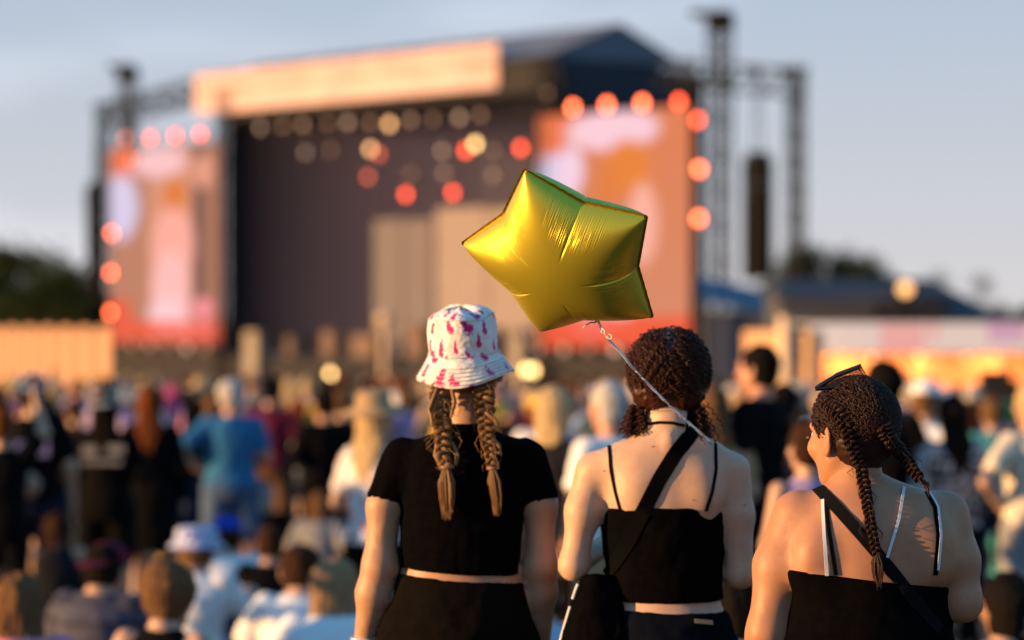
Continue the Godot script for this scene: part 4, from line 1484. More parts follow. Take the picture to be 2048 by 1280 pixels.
	var g := RandomNumberGenerator.new()
	g.seed = 12
	var wn := noise(0.02, 15, 4)
	for y in 384:
		for x in 768:
			var q := wn.get_noise_2d(x, y) * 0.06
			im_set(im, x, y, 0.72 + q, 0.68 + q, 0.66 + q)
	for row in 8:
		for c in 11:
			var cx := (c + 0.5 * (row % 2) + g.randf_range(-0.25, 0.25)) * 768 / 11.0
			var cy := (row + 0.5 + g.randf_range(-0.3, 0.3)) * 48
			var a := g.randf_range(-0.7, 0.7) + PI / 2
			var l := g.randf_range(10, 27)
			for s in range(-28, 29):
				for r in range(-28, 29):
					var p := Vector2(s, r).rotated(-a)
					var e1 := Vector2(p.x / l, p.y / (l * 0.42)).length()
					var e2 := (p - Vector2(-l * 0.6, l * 0.45)).length() / (l * 0.42)
					if minf(e1 + 0.9 * wn.get_noise_2d(s * 5.0 + cx * 3.0, r * 5.0 + cy), e2 + 0.8 * wn.get_noise_2d(s * 6.0, r * 6.0 + cx)) < 1.0 and cy + r >= 0 and cy + r < 384:
						im_set(im, posmod(int(cx + s), 768), int(cy + r), 0.56, 0.012, 0.17)
	var hm := mat(1, 1, 1, 0.9)
	hm.albedo_color = Color.WHITE
	hm.albedo_texture = ImageTexture.create_from_image(im)
	hm.heightmap_enabled = true
	hm.heightmap_texture = noise_tex(256, 0.02, 75, [[0, 0, 0, 0], [1, 1, 1, 1]], 4)
	hm.heightmap_scale = 1.2
	var prof := [Vector2(0.08, 0.0), Vector2(0.098, -0.036), Vector2(0.117, -0.060), Vector2(0.1205, -0.0615), Vector2(0.119, -0.056), Vector2(0.108, -0.040), Vector2(0.096, -0.02), Vector2(0.088, -0.004), Vector2(0.085, 0.004), Vector2(0.0855, 0.03), Vector2(0.0845, 0.055), Vector2(0.081, 0.078), Vector2(0.076, 0.09), Vector2(0.066, 0.099), Vector2(0.045, 0.106), Vector2(0.02, 0.109), Vector2(0.001, 0.110)]
	var bend := func(p: Vector3, a: float) -> Vector3:
		var w := clampf((Vector2(p.x, p.z).length() - 0.085) / 0.035, 0, 1)
		var top := clampf((p.y - 0.02) / 0.09, 0, 1)
		return p * Vector3(1, 1, 1.08) + Vector3(0, w * (0.006 * sin(2.0 * a + 0.6) + 0.004 * sin(3.0 * a)) + top * (0.004 * sin(3.0 * a + 1.0) + 0.003 * sin(5.0 * a)), 0) + Vector3(p.x, 0, p.z) * top * 0.04 * sin(4.0 * a + 2.0)
	var hx := Transform3D(Basis(Vector3.BACK, 0.075) * Basis(Vector3.RIGHT, 0.13), at(928, 703, d, 0.01))
	part("bucket_hat", MB.new().lathe(prof, 72, hx, bend).mesh(), hm, o).transform = inv
	for ring in [[0.1185, -0.0555], [0.1135, -0.0475], [0.1085, -0.0395], [0.1035, -0.0315], [0.0985, -0.0235], [0.0875, -0.0015], [0.0785, 0.0865]]:
		var rp := []
		for i in 73:
			var a := TAU * i / 72
			var q: Vector3 = bend.call(Vector3(cos(a) * ring[0], ring[1], sin(a) * ring[0]), a)
			rp.append(hx * (q + Vector3(cos(a), 0.4, sin(a)) * 0.0012))
		part("stitching", MB.new().tube(rp, [0.0009], 4, false).mesh(), mat(0.5, 0.46, 0.45, 0.9), o).transform = inv
	var br := []
	for i in 25:
		var a := TAU * i / 24
		br.append(wr[0] + Vector3(cos(a) * 0.03, 0.005, sin(a) * 0.03))
	part("bracelet", MB.new().tube(br, [0.005], 6).mesh(), mat(0.8, 0.78, 0.75, 0.25, 0.6), o).transform = inv

func woman_balloon() -> void:
	var d := 5.8
	var o := thing("person", "person with curly auburn hair in bunches and a strappy black camisole", "person", Vector3((1332 - 1024) / F * d, lawn(d), -d))
	var inv := o.transform.affine_inverse()
	var hc := at(1337, 752, d, -0.01)
	var f := Fld.new(Vector3(0.09, lawn(d) - 0.03, -d - 0.38), Vector3(0.64, 1.62, -d + 0.24), 0.0105)
	f.loft(secs(d, [[820, 1293, 1381, 0.05, 0.025], [850, 1288, 1388, 0.055, 0.025], [868, 1268, 1406, 0.062, 0.022], [885, 1228, 1438, 0.07, 0.02], [905, 1192, 1462, 0.08, 0.014], [935, 1180, 1474, 0.09, 0.008], [980, 1194, 1464, 0.098, 0.0], [1020, 1205, 1453, 0.1, -0.005], [1080, 1213, 1446, 0.1, -0.008], [1140, 1224, 1440, 0.094, -0.005], [1200, 1228, 1440, 0.094, 0.0], [1240, 1212, 1456, 0.11, 0.008], [1300, 1196, 1470, 0.12, 0.012], [1360, 1196, 1470, 0.12, 0.012]]), 0.03)
	for s in [[1272, 975, -1.0], [1400, 975, 1.0]]:       # shoulder blades
		f.ell(at(s[0], s[1], d, 0.062), Vector3(0.042, 0.06, 0.034), 0.035, Basis(Vector3.BACK, s[2] * 0.25))
	f.ell(at(1334, 880, d, 0.085), Vector3(0.014, 0.02, 0.012), 0.02)
	var el := [at(1147, 1130, d, 0.015), at(1480, 1148, d, 0.01)]
	var wr := [at(1232, 1098, d, -0.24), at(1452, 1166, d, -0.18)]
	f.chain([at(1186, 940, d, 0.005), at(1166, 1020, d, 0.01), el[0], wr[0]], [0.043, 0.0395, 0.031, 0.025], 0.03)
	f.chain([at(1466, 940, d, 0.005), at(1476, 1030, d, 0.01), el[1], wr[1]], [0.042, 0.0355, 0.031, 0.023], 0.025)
	legs_down(f, o.position.x, d, 0.82)
	var mb := MB.new().add(f.arrays())
	mb.add(P.head_fine, Transform3D(Basis(Vector3.UP, -0.08), hc))
	hand_at(mb, el[0], wr[0], false, 0.9, true, Vector3(0, 1, 0))
	hand_at(mb, el[1] + Vector3(0.03, -0.03, 0), wr[1], true, 0.72, true, Vector3(0, 1, 0.2))
	part("body", mb.mesh(), M.skin_2, o).transform = inv
	var ms := SphereMesh.new()
	ms.radius = 0.0022
	ms.height = 0.0026
	for q in [[1208, 942], [1308, 1012], [1306, 893], [1387, 1000], [1172, 1060], [1490, 1010], [1345, 925]]:
		var dir := Vector3((q[0] - 1024.0) / F, -(q[1] - 640.0) / F, -1).normalized()
		part("mole", ms, mat(0.09, 0.035, 0.02, 0.6), o).position = inv * f.hit(Vector3(0, EYE, 0) + dir * (d - 0.4), dir, 0.8)
	# camisole with thin straps
	var t := Fld.new(Vector3(0.16, 0.96, -d - 0.17), Vector3(0.6, 1.3, -d + 0.17), 0.008)
	var cs := [[1010, 1202, 1456, 0.107, -0.003], [1030, 1202, 1454, 0.108, -0.005], [1080, 1206, 1450, 0.108, -0.008], [1140, 1214, 1446, 0.104, -0.005], [1205, 1220, 1445, 0.104, 0.0]]
	t.loft(secs(d, cs, 0.002), 0.02)
	t.rough(noise(10.0, 81), 0.006)
	t.cut(at(1330, 1018, d), Vector3(0.0, 1, -0.12))
	t.cut(at(1330, 1199, d), Vector3(0, -1, 0))
	part("camisole", MB.new().add(t.arrays()).mesh(), M.black, o).transform = inv
	part("camisole_strap", lay([f], [[1218, 884], [1222, 940], [1231, 985], [1241, 1022]], d, 0.008), M.strap, o).transform = inv
	part("camisole_strap", lay([f], [[1431, 890], [1432, 940], [1424, 985], [1412, 1022]], d, 0.008), M.strap, o).transform = inv
	part("choker", lay([f], [[1290, 850], [1318, 845], [1345, 846], [1368, 852]], d, 0.007, 0.003, 0.003, false), M.strap, o).transform = inv
	# jeans
	var j := Fld.new(Vector3(0.12, lawn(d) + 0.04, -d - 0.22), Vector3(0.64, 1.0, -d + 0.24), 0.0115)
	j.loft(secs(d, [[1206, 1222, 1446, 0.106, 0.0], [1240, 1206, 1462, 0.121, 0.008], [1300, 1190, 1476, 0.131, 0.012], [1360, 1190, 1476, 0.131, 0.012]]), 0.03)
	legs_down(j, o.position.x, d, 0.82, 0.02)
	j.rough(noise(9.0, 82), 0.007)
	j.cut(at(1340, 1216, d), Vector3(0.03, 1, 0))
	part("jeans", MB.new().add(j.arrays()).mesh(), M.denim, o).transform = inv
	part("label_patch", lay([j], [[1388, 1243], [1424, 1246]], d, 0.011, 0.003, 0.002, false, 4), mat(0.45, 0.24, 0.10, 0.7), o).transform = inv
	feet(o, o.position.x, d, M.black)
	# curly hair: a base and hundreds of coils, two bunches
	var h := Fld.new(hc + Vector3(-0.15, -0.18, -0.16), hc + Vector3(0.15, 0.16, 0.16), 0.006)
	h.ell(hc + Vector3(0, 0.02, 0.015), Vector3(0.089, 0.094, 0.098), 0.02)
	h.ell(hc + Vector3(-0.03, -0.035, 0.03), Vector3(0.06, 0.05, 0.065), 0.02)
	h.ell(hc + Vector3(0.03, -0.035, 0.03), Vector3(0.058, 0.05, 0.065), 0.02)
	h.ell(hc + Vector3(0, -0.05, -0.1), Vector3(0.078, 0.1, 0.085), 0.01, Basis.IDENTITY, true)
	h.rough(noise(55.0, 83), 0.008)
	part("hair", MB.new().add(h.arrays()).mesh(), M.auburn_dark, o).transform = inv
	var g := RandomNumberGenerator.new()
	g.seed = 33
	var coils := MB.new()
	for i in 1150:
		var u := g.randf_range(-1.0, 1.0)
		var a := g.randf_range(-0.25, PI + 0.25)
		var n := Vector3(cos(a) * sqrt(1 - u * u), u, sin(a) * sqrt(1 - u * u))
		if n.y < -0.55 and absf(n.x) < 0.45: continue
		var side := signf(n.x) if absf(n.x) > 0.06 else (1.0 if g.randf() > 0.5 else -1.0)
		var aim := Vector3(side * 0.8, -0.85, 0.35)
		var pts := []
		var ph := g.randf() * TAU
		var amp := g.randf_range(0.002, 0.0065)
		var lift := g.randf_range(0.0, 0.007) if i % 12 else g.randf_range(0.006, 0.014)
		var fq := g.randf_range(22.0, 52.0)
		var steps := 22
		for k in steps:
			var t2 := float(k) / steps
			var q := n.slerp(aim.normalized(), t2 * 0.55).normalized()
			var tang := (aim - q * aim.dot(q)).normalized()
			var sd := q.cross(tang)
			var p := hc + Vector3(0, 0.015, 0.015) + q * Vector3(0.091, 0.098, 0.099)
			pts.append(p + q * (lift + amp * 0.8 * cos(ph + t2 * fq)) + sd * amp * sin(ph + t2 * fq))
		coils.tube(pts, [0.0008, 0.0013, 0.0016, 0.0014, 0.0012], 4, false)
	part("curls", coils.mesh(), M.auburn, o).transform = inv
	for b in [[1272, 812, 1273, 868, 0.030], [1392, 812, 1400, 875, 0.024]]:
		var bu := MB.new()
		for i in 110:
			var pts := []
			var ph := g.randf() * TAU
			var off := Vector3(g.randfn(), g.randfn() * 0.4, g.randfn()) * 0.011
			for k in 20:
				var t2 := k / 19.0
				var p := at(b[0], b[1], d, 0.03).lerp(at(b[2], b[3], d, b[4]), t2)
				pts.append(p + off * (0.6 + t2) + Vector3(cos(ph + t2 * 26.0), 0, sin(ph + t2 * 26.0)) * 0.005)
			bu.tube(pts, [0.0016], 4)
		part("bunch", bu.mesh(), M.auburn, o).transform = inv
	for k in 2:
		part("eye", MB.new().lathe([Vector2(0.001, -0.011), Vector2(0.009, -0.007), Vector2(0.011, 0), Vector2(0.009, 0.007), Vector2(0.001, 0.011)], 10, Transform3D(Basis.IDENTITY, hc + Vector3(-0.031 + 0.062 * k, 0.006, -0.079))).mesh(), M.eye, o).transform = inv
	# shoulder bag on a broad strap
	var bag := thing("shoulder_bag", "black slouchy shoulder bag with beaded white trim on a broad strap", "bag", at(1190, 1330, d, 0.02))
	var binv := bag.transform.affine_inverse()
	part("strap", lay([f, t], [[1383, 868], [1352, 905], [1318, 960], [1290, 1015], [1255, 1085], [1215, 1150], [1190, 1190]], d, 0.036, 0.002, 0.0016, true, 26), M.strap, bag).transform = binv
	var bf := Fld.new(Vector3(0.04, 0.6, -d - 0.16), Vector3(0.34, 1.16, -d + 0.2), 0.009)
	bf.loft(secs(d, [[1150, 1160, 1215, 0.03, 0.03], [1180, 1148, 1240, 0.05, 0.035], [1220, 1137, 1258, 0.07, 0.04], [1280, 1122, 1270, 0.085, 0.045], [1350, 1110, 1275, 0.085, 0.045], [1400, 1115, 1260, 0.06, 0.04]]), 0.02)
	bf.rough(noise(11.0, 84), 0.014, Vector3(1.4, 0.5, 1.4))
	var pouch := part("pouch", MB.new().add(bf.arrays()).mesh(), M.black, bag)
	pouch.transform = binv
	var bead := SphereMesh.new()
	bead.radius = 0.0042
	bead.height = 0.0084
	bead.radial_segments = 10
	bead.rings = 5
	for i in 26:
		if i > 5 and i < 9: continue
		var t2 := i / 25.0
		var q := part("bead", bead, mat(0.72, 0.7, 0.66, 0.5) if i == 0 else M.bead, pouch)
		if i == 0: M.bead = q.material_override
		q.position = at(lerpf(1154, 1116, t2 ** 0.9), lerpf(1166, 1290, t2), d, 0.05)
	# telephone in the back pocket
	var ph_ := thing("phone", "smartphone with a blue back poking out of a jeans pocket", "phone", at(1410, 1300, d, 0.146), 0.0)
	ph_.rotation = Vector3(0.04, 0.1, -0.08)
	var sc := MB.new().box(Vector3(0, 0.0, 0), Vector3(0.052, 0.07, 0.007))
	part("case", sc.mesh(), mat(0.5, 0.5, 0.55, 0.3), ph_)
	part("back_glass", MB.new().box(Vector3(0, -0.001, 0.004), Vector3(0.047, 0.064, 0.002)).mesh(), mat(0.03, 0.10, 0.28, 0.1), ph_)

func woman_braids() -> void:
	var d := 5.4
	var o := thing("person", "person with thick dark plaits and sunglasses pushed up, looking sideways", "person", Vector3((1735 - 1024) / F * d, lawn(d), -d))
	var inv := o.transform.affine_inverse()
	var yaw := 0.6
	var hc := at(1702, 873, d, -0.01)
	var hx := Transform3D(Basis(Vector3.UP, yaw) * Basis(Vector3.RIGHT, -0.08), hc)
	var f := Fld.new(Vector3(0.46, lawn(d) - 0.03, -d - 0.36), Vector3(1.09, 1.5, -d + 0.28), 0.011)
	f.loft(secs(d, [[915, 1668, 1752, 0.05, 0.0], [945, 1664, 1762, 0.058, 0.01], [965, 1652, 1806, 0.07, 0.015], [983, 1628, 1862, 0.085, 0.015], [1005, 1602, 1888, 0.1, 0.012], [1045, 1584, 1902, 0.118, 0.008], [1090, 1580, 1903, 0.126, 0.004], [1140, 1584, 1893, 0.13, 0.0], [1170, 1586, 1886, 0.128, 0.0], [1230, 1578, 1888, 0.13, 0.0], [1300, 1560, 1900, 0.14, 0.01], [1380, 1545, 1915, 0.15, 0.015], [1440, 1548, 1912, 0.148, 0.015]]), 0.035)
	f.ell(at(1625, 1105, d, 0.07), Vector3(0.055, 0.075, 0.05), 0.03, Basis(Vector3.BACK, -0.2))
	f.ell(at(1850, 1090, d, 0.06), Vector3(0.06, 0.08, 0.055), 0.04)
	f.cap(at(1590, 1130, d, 0.03), at(1640, 1158, d, 0.085), 0.04, 0.03, 0.03)
	f.cap(at(1893, 1118, d, 0.03), at(1850, 1128, d, 0.08), 0.04, 0.03, 0.03)
	var el := [at(1532, 1262, d, 0.02), at(1921, 1202, d, 0.02)]
	var wr := [at(1498, 1400, d, -0.1), at(1858, 1236, d, -0.24)]
	f.chain([at(1598, 1035, d, 0.0), at(1556, 1130, d, 0.01), el[0], wr[0]], [0.062, 0.052, 0.042, 0.03], 0.03)
	f.chain([at(1888, 1032, d, 0.0), at(1913, 1120, d, 0.01), el[1], wr[1]], [0.058, 0.046, 0.040, 0.028], 0.03)
	legs_down(f, o.position.x, d, 0.74, 0.01)
	var mb := MB.new().add(f.arrays())
	mb.add(P.head_fine, hx)
	hand_at(mb, el[0], wr[0], false, 0.95)
	hand_at(mb, el[1], wr[1], true, 0.95, true, Vector3(0, 1, 0))
	part("body", mb.mesh(), M.skin_3, o).transform = inv
	# black strappy top
	var t := Fld.new(Vector3(0.52, 0.72, -d - 0.22), Vector3(1.04, 1.14, -d + 0.22), 0.0085)
	t.loft(secs(d, [[1125, 1578, 1897, 0.134, 0.0], [1170, 1577, 1891, 0.137, 0.0], [1230, 1571, 1893, 0.138, 0.0], [1300, 1556, 1904, 0.148, 0.01], [1370, 1545, 1915, 0.158, 0.015], [1440, 1548, 1912, 0.156, 0.015]], 0.009), 0.02)
	t.ell(at(1625, 1105, d, 0.07), Vector3(0.062, 0.082, 0.057), 0.03, Basis(Vector3.BACK, -0.2))
	t.cap(at(1590, 1134, d, 0.03), at(1640, 1162, d, 0.085), 0.046, 0.037, 0.03)
	t.cap(at(1893, 1122, d, 0.03), at(1850, 1132, d, 0.08), 0.046, 0.037, 0.03)
	t.rough(noise(9.0, 91), 0.006)
	t.cut(at(1735, 1150, d), Vector3(0.115, 1, 0.0))
	part("camisole", MB.new().add(t.arrays()).mesh(), M.black, o).transform = inv
	part("camisole_strap", lay([f], [[1651, 990], [1658, 1060], [1672, 1150]], d, 0.0085, 0.0012, 0.002, false), M.strap, o).transform = inv
	part("camisole_strap", lay([f], [[1853, 985], [1870, 1015], [1877, 1070], [1871, 1150]], d, 0.0105, 0.0012, 0.002, false), M.strap, o).transform = inv
	part("bra_strap", lay([f], [[1646, 1000], [1648, 1070], [1654, 1160]], d, 0.0075, 0.0025, 0.002, false), M.white_strap, o).transform = inv
	part("bra_strap", lay([f], [[1808, 975], [1797, 1040], [1774, 1115]], d, 0.0065, 0.0025, 0.002, false), M.white_strap, o).transform = inv
	part("bra_strap", lay([f], [[1858, 985], [1875, 1012], [1882, 1070], [1876, 1140]], d, 0.006, 0.002, 0.002, false), M.white_strap, o).transform = inv
	# trousers
	var j := Fld.new(Vector3(0.5, lawn(d) + 0.04, -d - 0.26), Vector3(1.06, 0.82, -d + 0.28), 0.012)
	j.loft(secs(d, [[1420, 1540, 1918, 0.165, 0.015], [1480, 1545, 1915, 0.16, 0.015]]), 0.03)
	legs_down(j, o.position.x, d, 0.72, 0.035)
	part("trousers", MB.new().add(j.arrays()).mesh(), M.denim, o).transform = inv
	feet(o, o.position.x, d, M.black)
	# hair close to the head, with rows of plaits worked into it
	var h := Fld.new(Vector3(-0.13, -0.15, -0.15), Vector3(0.13, 0.16, 0.15), 0.006)
	h.ell(Vector3(0, 0.034, 0.022), Vector3(0.086, 0.097, 0.106), 0.02)
	h.ell(Vector3(0, -0.025, 0.045), Vector3(0.07, 0.055, 0.058), 0.02)
	h.ell(Vector3(0, -0.045, -0.085), Vector3(0.09, 0.098, 0.075), 0.01, Basis.IDENTITY, true)
	for s in [-1.0, 1.0]:
		h.ell(Vector3(s * 0.08, -0.02, 0.0), Vector3(0.02, 0.05, 0.034), 0.01, Basis.IDENTITY, true)
	h.rough(noise(60.0, 92), 0.004)
	part("hair", MB.new().add(h.arrays()).mesh(), M.brown_dark, o).transform = inv * hx
	var axis := Vector3(0, 0.28, -0.96).normalized()
	var upd := (Vector3.UP - axis * axis.y).normalized()
	var g := RandomNumberGenerator.new()
	g.seed = 44
	var frizz := MB.new()
	for i in 1300:
		var ph := g.randf_range(0.72, 2.85)
		var th := g.randf_range(-1.75, 1.75)
		var pts := []
		var wv := g.randf() * TAU
		for k in 14:
			var a := ph + k * 0.035
			var b := th * (1.0 + 0.012 * k) + 0.035 * sin(wv + k * 0.9)
			var q := axis * cos(a) + (upd * cos(b) + Vector3.RIGHT * sin(b)) * sin(a)
			pts.append(Vector3(0, 0.034, 0.022) + q * Vector3(0.0855, 0.0965, 0.1055) + q * (0.003 + 0.003 * cos(wv * 2.0 + k * 1.4)))
		if pts[8].y < -0.012 and pts[8].z < 0.045: continue
		frizz.tube(pts, [0.0008, 0.0017, 0.002, 0.0018, 0.0012], 4, false)
	part("strands", frizz.mesh(), M.brown, o).transform = inv * hx
	# the two long plaits
	var on := func(px: float, py: float, lift: float) -> Vector3:
		var dir := Vector3((px - 1024.0) / F, -(py - 640.0) / F, -1).normalized()
		var from := Vector3(0, EYE, 0) + dir * (d - 0.3)
		var q := h.hit(hx.affine_inverse() * from, hx.basis.inverse() * dir, 0.6)
		return hx * (q + h.slope(q) * lift)
	var pl := plait([on.call(1652, 806, 0.002), on.call(1678, 824, 0.004), on.call(1694, 852, 0.006), on.call(1704, 888, 0.008), at(1711, 930, d, 0.085), at(1717, 975, d, 0.105), at(1722, 1020, d, 0.125), at(1727, 1060, d, 0.138), at(1735, 1098, d, 0.145)], Vector3.BACK, 0.019, 0.012, 11.0, 5, 0, 2.0)
	tuft(pl, at(1735, 1095, d, 0.145), at(1738, 1150, d, 0.146), 0.006, 70, 9)
	part("plait", pl.mesh(), M.brown, o).transform = inv
	pl = plait([on.call(1764, 850, 0.0), on.call(1774, 876, 0.004), at(1792, 902, d, 0.055), at(1810, 925, d, 0.065), at(1828, 955, d, 0.078)], Vector3.BACK, 0.022, 0.014, 5.0, 5, 0, 2.0)
	tuft(pl, at(1826, 950, d, 0.085), at(1842, 968, d, 0.09), 0.006, 16, 10)
	part("plait", pl.mesh(), M.brown, o).transform = inv
	for k in 2:
		part("eye", MB.new().lathe([Vector2(0.001, -0.011), Vector2(0.009, -0.007), Vector2(0.011, 0), Vector2(0.009, 0.007), Vector2(0.001, 0.011)], 10, Transform3D(Basis.IDENTITY, Vector3(-0.031 + 0.062 * k, 0.006, -0.079))).mesh(), M.eye, o).transform = inv * hx
	var gl := mat(0.6, 0.62, 0.75, 0.2, 0.8)
	for i in 14:      # glitter on the cheek
		var p := Vector3(-0.052 - 0.004 * sin(i * 2.1), -0.012 + 0.014 * sin(i * 1.7), -0.072 + 0.012 * cos(i * 2.9))
		part("glitter", MB.new().box(p, Vector3(0.003, 0.003, 0.003), Basis(Vector3(1, 1, 0).normalized(), i)).mesh(), gl, o).transform = inv * hx
	# bag strap
	var bag := thing("bag_strap", "dark grey bag strap slung across the back of the sunglasses wearer", "strap", at(1712, 1060, d, 0.1))
	part("webbing", lay([f, t], [[1640, 980], [1680, 1022], [1730, 1078], [1770, 1125], [1810, 1175], [1880, 1260]], d, 0.027, 0.002, 0.0016, true, 26), mat(0.005, 0.005, 0.006, 0.9, 0.0, 0.15), bag).transform = bag.transform.affine_inverse()
	# sunglasses pushed up on the hair
	var sg := thing("sunglasses", "dark angular sunglasses pushed up on plaited dark hair", "sunglasses", hx * Vector3(0, 0.12, -0.05))
	var sinv := sg.transform.affine_inverse()
	var fr := mat(0.006, 0.004, 0.0035, 0.4)
	var rims := []
	for k in 2:
		var rim := []
		for q in [[1627, 777], [1668, 751], [1713, 734], [1727, 758], [1694, 764], [1657, 774], [1627, 777]]:
			rim.append(at(q[0] + 13 * k, q[1] - 2 * k, d, 0.035 - 0.075 * k))
		rims.append(rim)
		part("rim", MB.new().tube(rim, [0.0048], 6).mesh(), fr, sg).transform = sinv
		var lens := MB.new()
		lens.quad(rim[0], rim[1], rim[4], rim[5], Vector3(0, 0, 1))
		lens.quad(rim[1], rim[2], rim[3], rim[4], Vector3(0, 0, 1))
		var lm := mat(0.03, 0.02, 0.018, 0.08)
		lm.albedo_color.a = 0.6
		lm.transparency = BaseMaterial3D.TRANSPARENCY_ALPHA
		part("lens", lens.mesh(), lm, sg).transform = sinv
		part("temple", MB.new().tube([rim[3], at(1740 + 8 * k, 775, d, 0.05 - 0.1 * k), at(1752 + 8 * k, 800, d, 0.07 - 0.15 * k)], [0.003], 6).mesh(), fr, sg).transform = sinv
	part("bridge", MB.new().tube([rims[0][1], rims[1][1]], [0.003], 6).mesh(), fr, sg).transform = sinv

# ------------------------------------------------------------------ the foil balloon
func balloon() -> void:
	var d := 5.2
	var R := 0.2157 * 5200.0 / F
	var o := thing("balloon", "shiny gold foil star balloon on a white ribbon", "balloon", at(1129.6, 513, d))
	var turn := Basis(Vector3(0.8799, 0.1123, 0.4616), Vector3(-0.3713, 0.7688, 0.5207), Vector3(-0.2964, -0.6296, 0.7182)).orthonormalized()
	var NT := 2400
	var NR := 54
	var H := 0.098
	var ri := 0.69
	var wob := noise(5.0, 61, 2)
	var crease := noise(38.0, 63, 2)
	var edge := func(th: float) -> float:
		var s := fposmod(th - PI / 2, TAU / 5)
		s = minf(s, TAU / 5 - s)          # 0 at a tip, 36 degrees at a notch
		# straight edge from the tip (1, 0) to the notch at 36 degrees
		var nx := ri * cos(PI / 5)
		var ny := ri * sin(PI / 5)
		var t := tan(s)
		var q := ny / (ny + t * (1.0 - nx))
		var x := 1.0 - (1.0 - q * 1.0) if false else ny / (ny + t * (1.0 - nx))
		var r := x / cos(s)
		return minf(r, 0.985 - 0.04 * s)
	var nxx := ri * cos(PI / 5)
	var nyy := ri * sin(PI / 5)
	var surf := func(th: float, t: float, sg: float) -> Vector3:
		var e: float = edge.call(th)
		var p := Vector2(cos(th), sin(th)) * e * t
		# along and across the arm this point belongs to
		var tip := PI / 2 + roundf((th - PI / 2) / (TAU / 5)) * TAU / 5
		var x := p.dot(Vector2(cos(tip), sin(tip)))
		var y := p.dot(Vector2(-sin(tip), cos(tip)))
		var wide := maxf(nyy * (1.0 - x) / (1.0 - nxx), 0.012)
		var h := H * pow(maxf(0.0, 1.0 - pow(maxf(x, 0.0), 1.9)), 0.78) * pow(maxf(0.0, 1.0 - pow(absf(y) / wide, 2.0)), 0.6)
		if t > 0.9999: h = 0.0
		# fine creases run across the seam beside each notch
		var k := floorf(fposmod(th - PI / 2, TAU) / (TAU / 5))
		var beta := PI / 2 + (k + 0.5) * TAU / 5
		var s := p.dot(Vector2(-sin(beta), cos(beta)))
		var near := 1.0 - smoothstep(0.45, 0.92, absf(th_diff(th, beta)) / (TAU / 10))
		var band := smoothstep(0.45, 0.7, t) * (1.0 - smoothstep(0.95, 1.0, t))
		var w := sin(s * 300.0 + 3.0 * wob.get_noise_2d(s * 14.0, k * 7.0 + sg)) * (0.7 + 0.6 * wob.get_noise_2d(s * 35.0, k * 3.0 + sg * 5.0))
		h += (0.0004 * w + 0.0004 * crease.get_noise_2d(s * 2.0, t * 0.1 + k * 9.0 + sg * 3.0)) * band * near
		h -= 0.0025 * exp(-pow(s / 0.009, 2.0)) * smoothstep(0.35, 0.6, t) * (1.0 - smoothstep(0.92, 1.0, t))
		return Vector3(p.x * R, p.y * R, sg * maxf(h, 0.0))
	for sg in [1.0, -1.0]:
		var vs := PackedVector3Array()
		for i in NT + 1:
			var th := PI / 2 + TAU * i / NT
			for j in NR + 1:
				var t := sin(float(j) / NR * PI / 2.0)
				vs.append(turn * surf.call(th, t, sg))
		var mb := MB.new()
		var row := NR + 1
		for i in NT + 1:
			for j in row:
				var a := vs[posmod(i + 1, NT) * row + j] - vs[posmod(i - 1, NT) * row + j]
				var b := vs[i * row + mini(j + 1, NR)] - vs[i * row + maxi(j - 1, 0)]
				var n: Vector3 = a.cross(b).normalized() * -sg
				if j == 0: n = turn * Vector3(0, 0, sg)
				mb.vert(vs[i * row + j], n)
		for i in NT:
			for j in NR:
				var a := i * row + j
				if j > 0: mb.tri(a, a + row, a + row + 1)
				mb.tri(a, a + row + 1, a + 1)
		if sg > 0:
			M.foil = mat(0.62, 0.51, 0.045, 0.42, 0.75)
		part("foil_front" if sg > 0 else "foil_back", mb.mesh(), M.foil, o)
	var rim := MB.new()
	for face in [1.0, -1.0]:
		for i in 400:
			var t0 := PI / 2 + TAU * i / 400
			var t1 := PI / 2 + TAU * (i + 1) / 400
			var q := []
			for c in [[t0, -0.002], [t1, -0.002], [t1, 0.006], [t0, 0.006]]:
				var e: float = edge.call(c[0]) * R + c[1]
				q.append(turn * Vector3(cos(c[0]) * e, sin(c[0]) * e, 0.0004 * face + 0.0007 * sin(i * 0.9)))
			rim.quad(q[0], q[1], q[2], q[3], turn * Vector3(0, 0, face))
	part("seam", rim.mesh(), mat(0.55, 0.36, 0.02, 0.35, 1.0), o)
	# white ribbon from the seam to the shoulder of the person with bunches
	var cur := Curve3D.new()
	var pts := [[1193, 634, 5.26], [1198, 646, 5.26], [1204, 660, 5.27], [1218, 680, 5.29], [1250, 715, 5.33], [1262, 732, 5.35], [1300, 772, 5.42], [1345, 817, 5.52], [1385, 852, 5.63], [1424, 886, 5.745]]
	var n := pts.size()
	for i in n:
		var p := at(pts[i][0], pts[i][1], pts[i][2]) - o.position
		var a := at(pts[maxi(i - 1, 0)][0], pts[maxi(i - 1, 0)][1], pts[maxi(i - 1, 0)][2]) - o.position
		var b := at(pts[mini(i + 1, n - 1)][0], pts[mini(i + 1, n - 1)][1], pts[mini(i + 1, n - 1)][2]) - o.position
		cur.add_point(p, -(b - a) / 6, (b - a) / 6)
	var shoulder := at(1424, 886, 5.745) - o.position
	for q in [Vector3(0.015, -0.03, -0.10), Vector3(-0.01, -0.18, -0.19), Vector3(-0.02, -0.33, -0.22)]:
		cur.add_point(shoulder + q)
	var line := []
	var out := []
	var len := cur.get_baked_length()
	var steps := 150
	for i in steps + 1:
		line.append(cur.sample_baked(len * i / steps))
		var a := i * 0.33 + 1.2 * sin(i * 0.11)
		out.append(Vector3(cos(a) * 0.6, 0.25, absf(sin(a)) + 0.35).normalized())
	var wm := mat(0.82, 0.79, 0.79, 0.45)
	part("ribbon", MB.new().strip(line, out, 0.0056, 0.0016).mesh(), wm, o)
	var knot := MB.new()
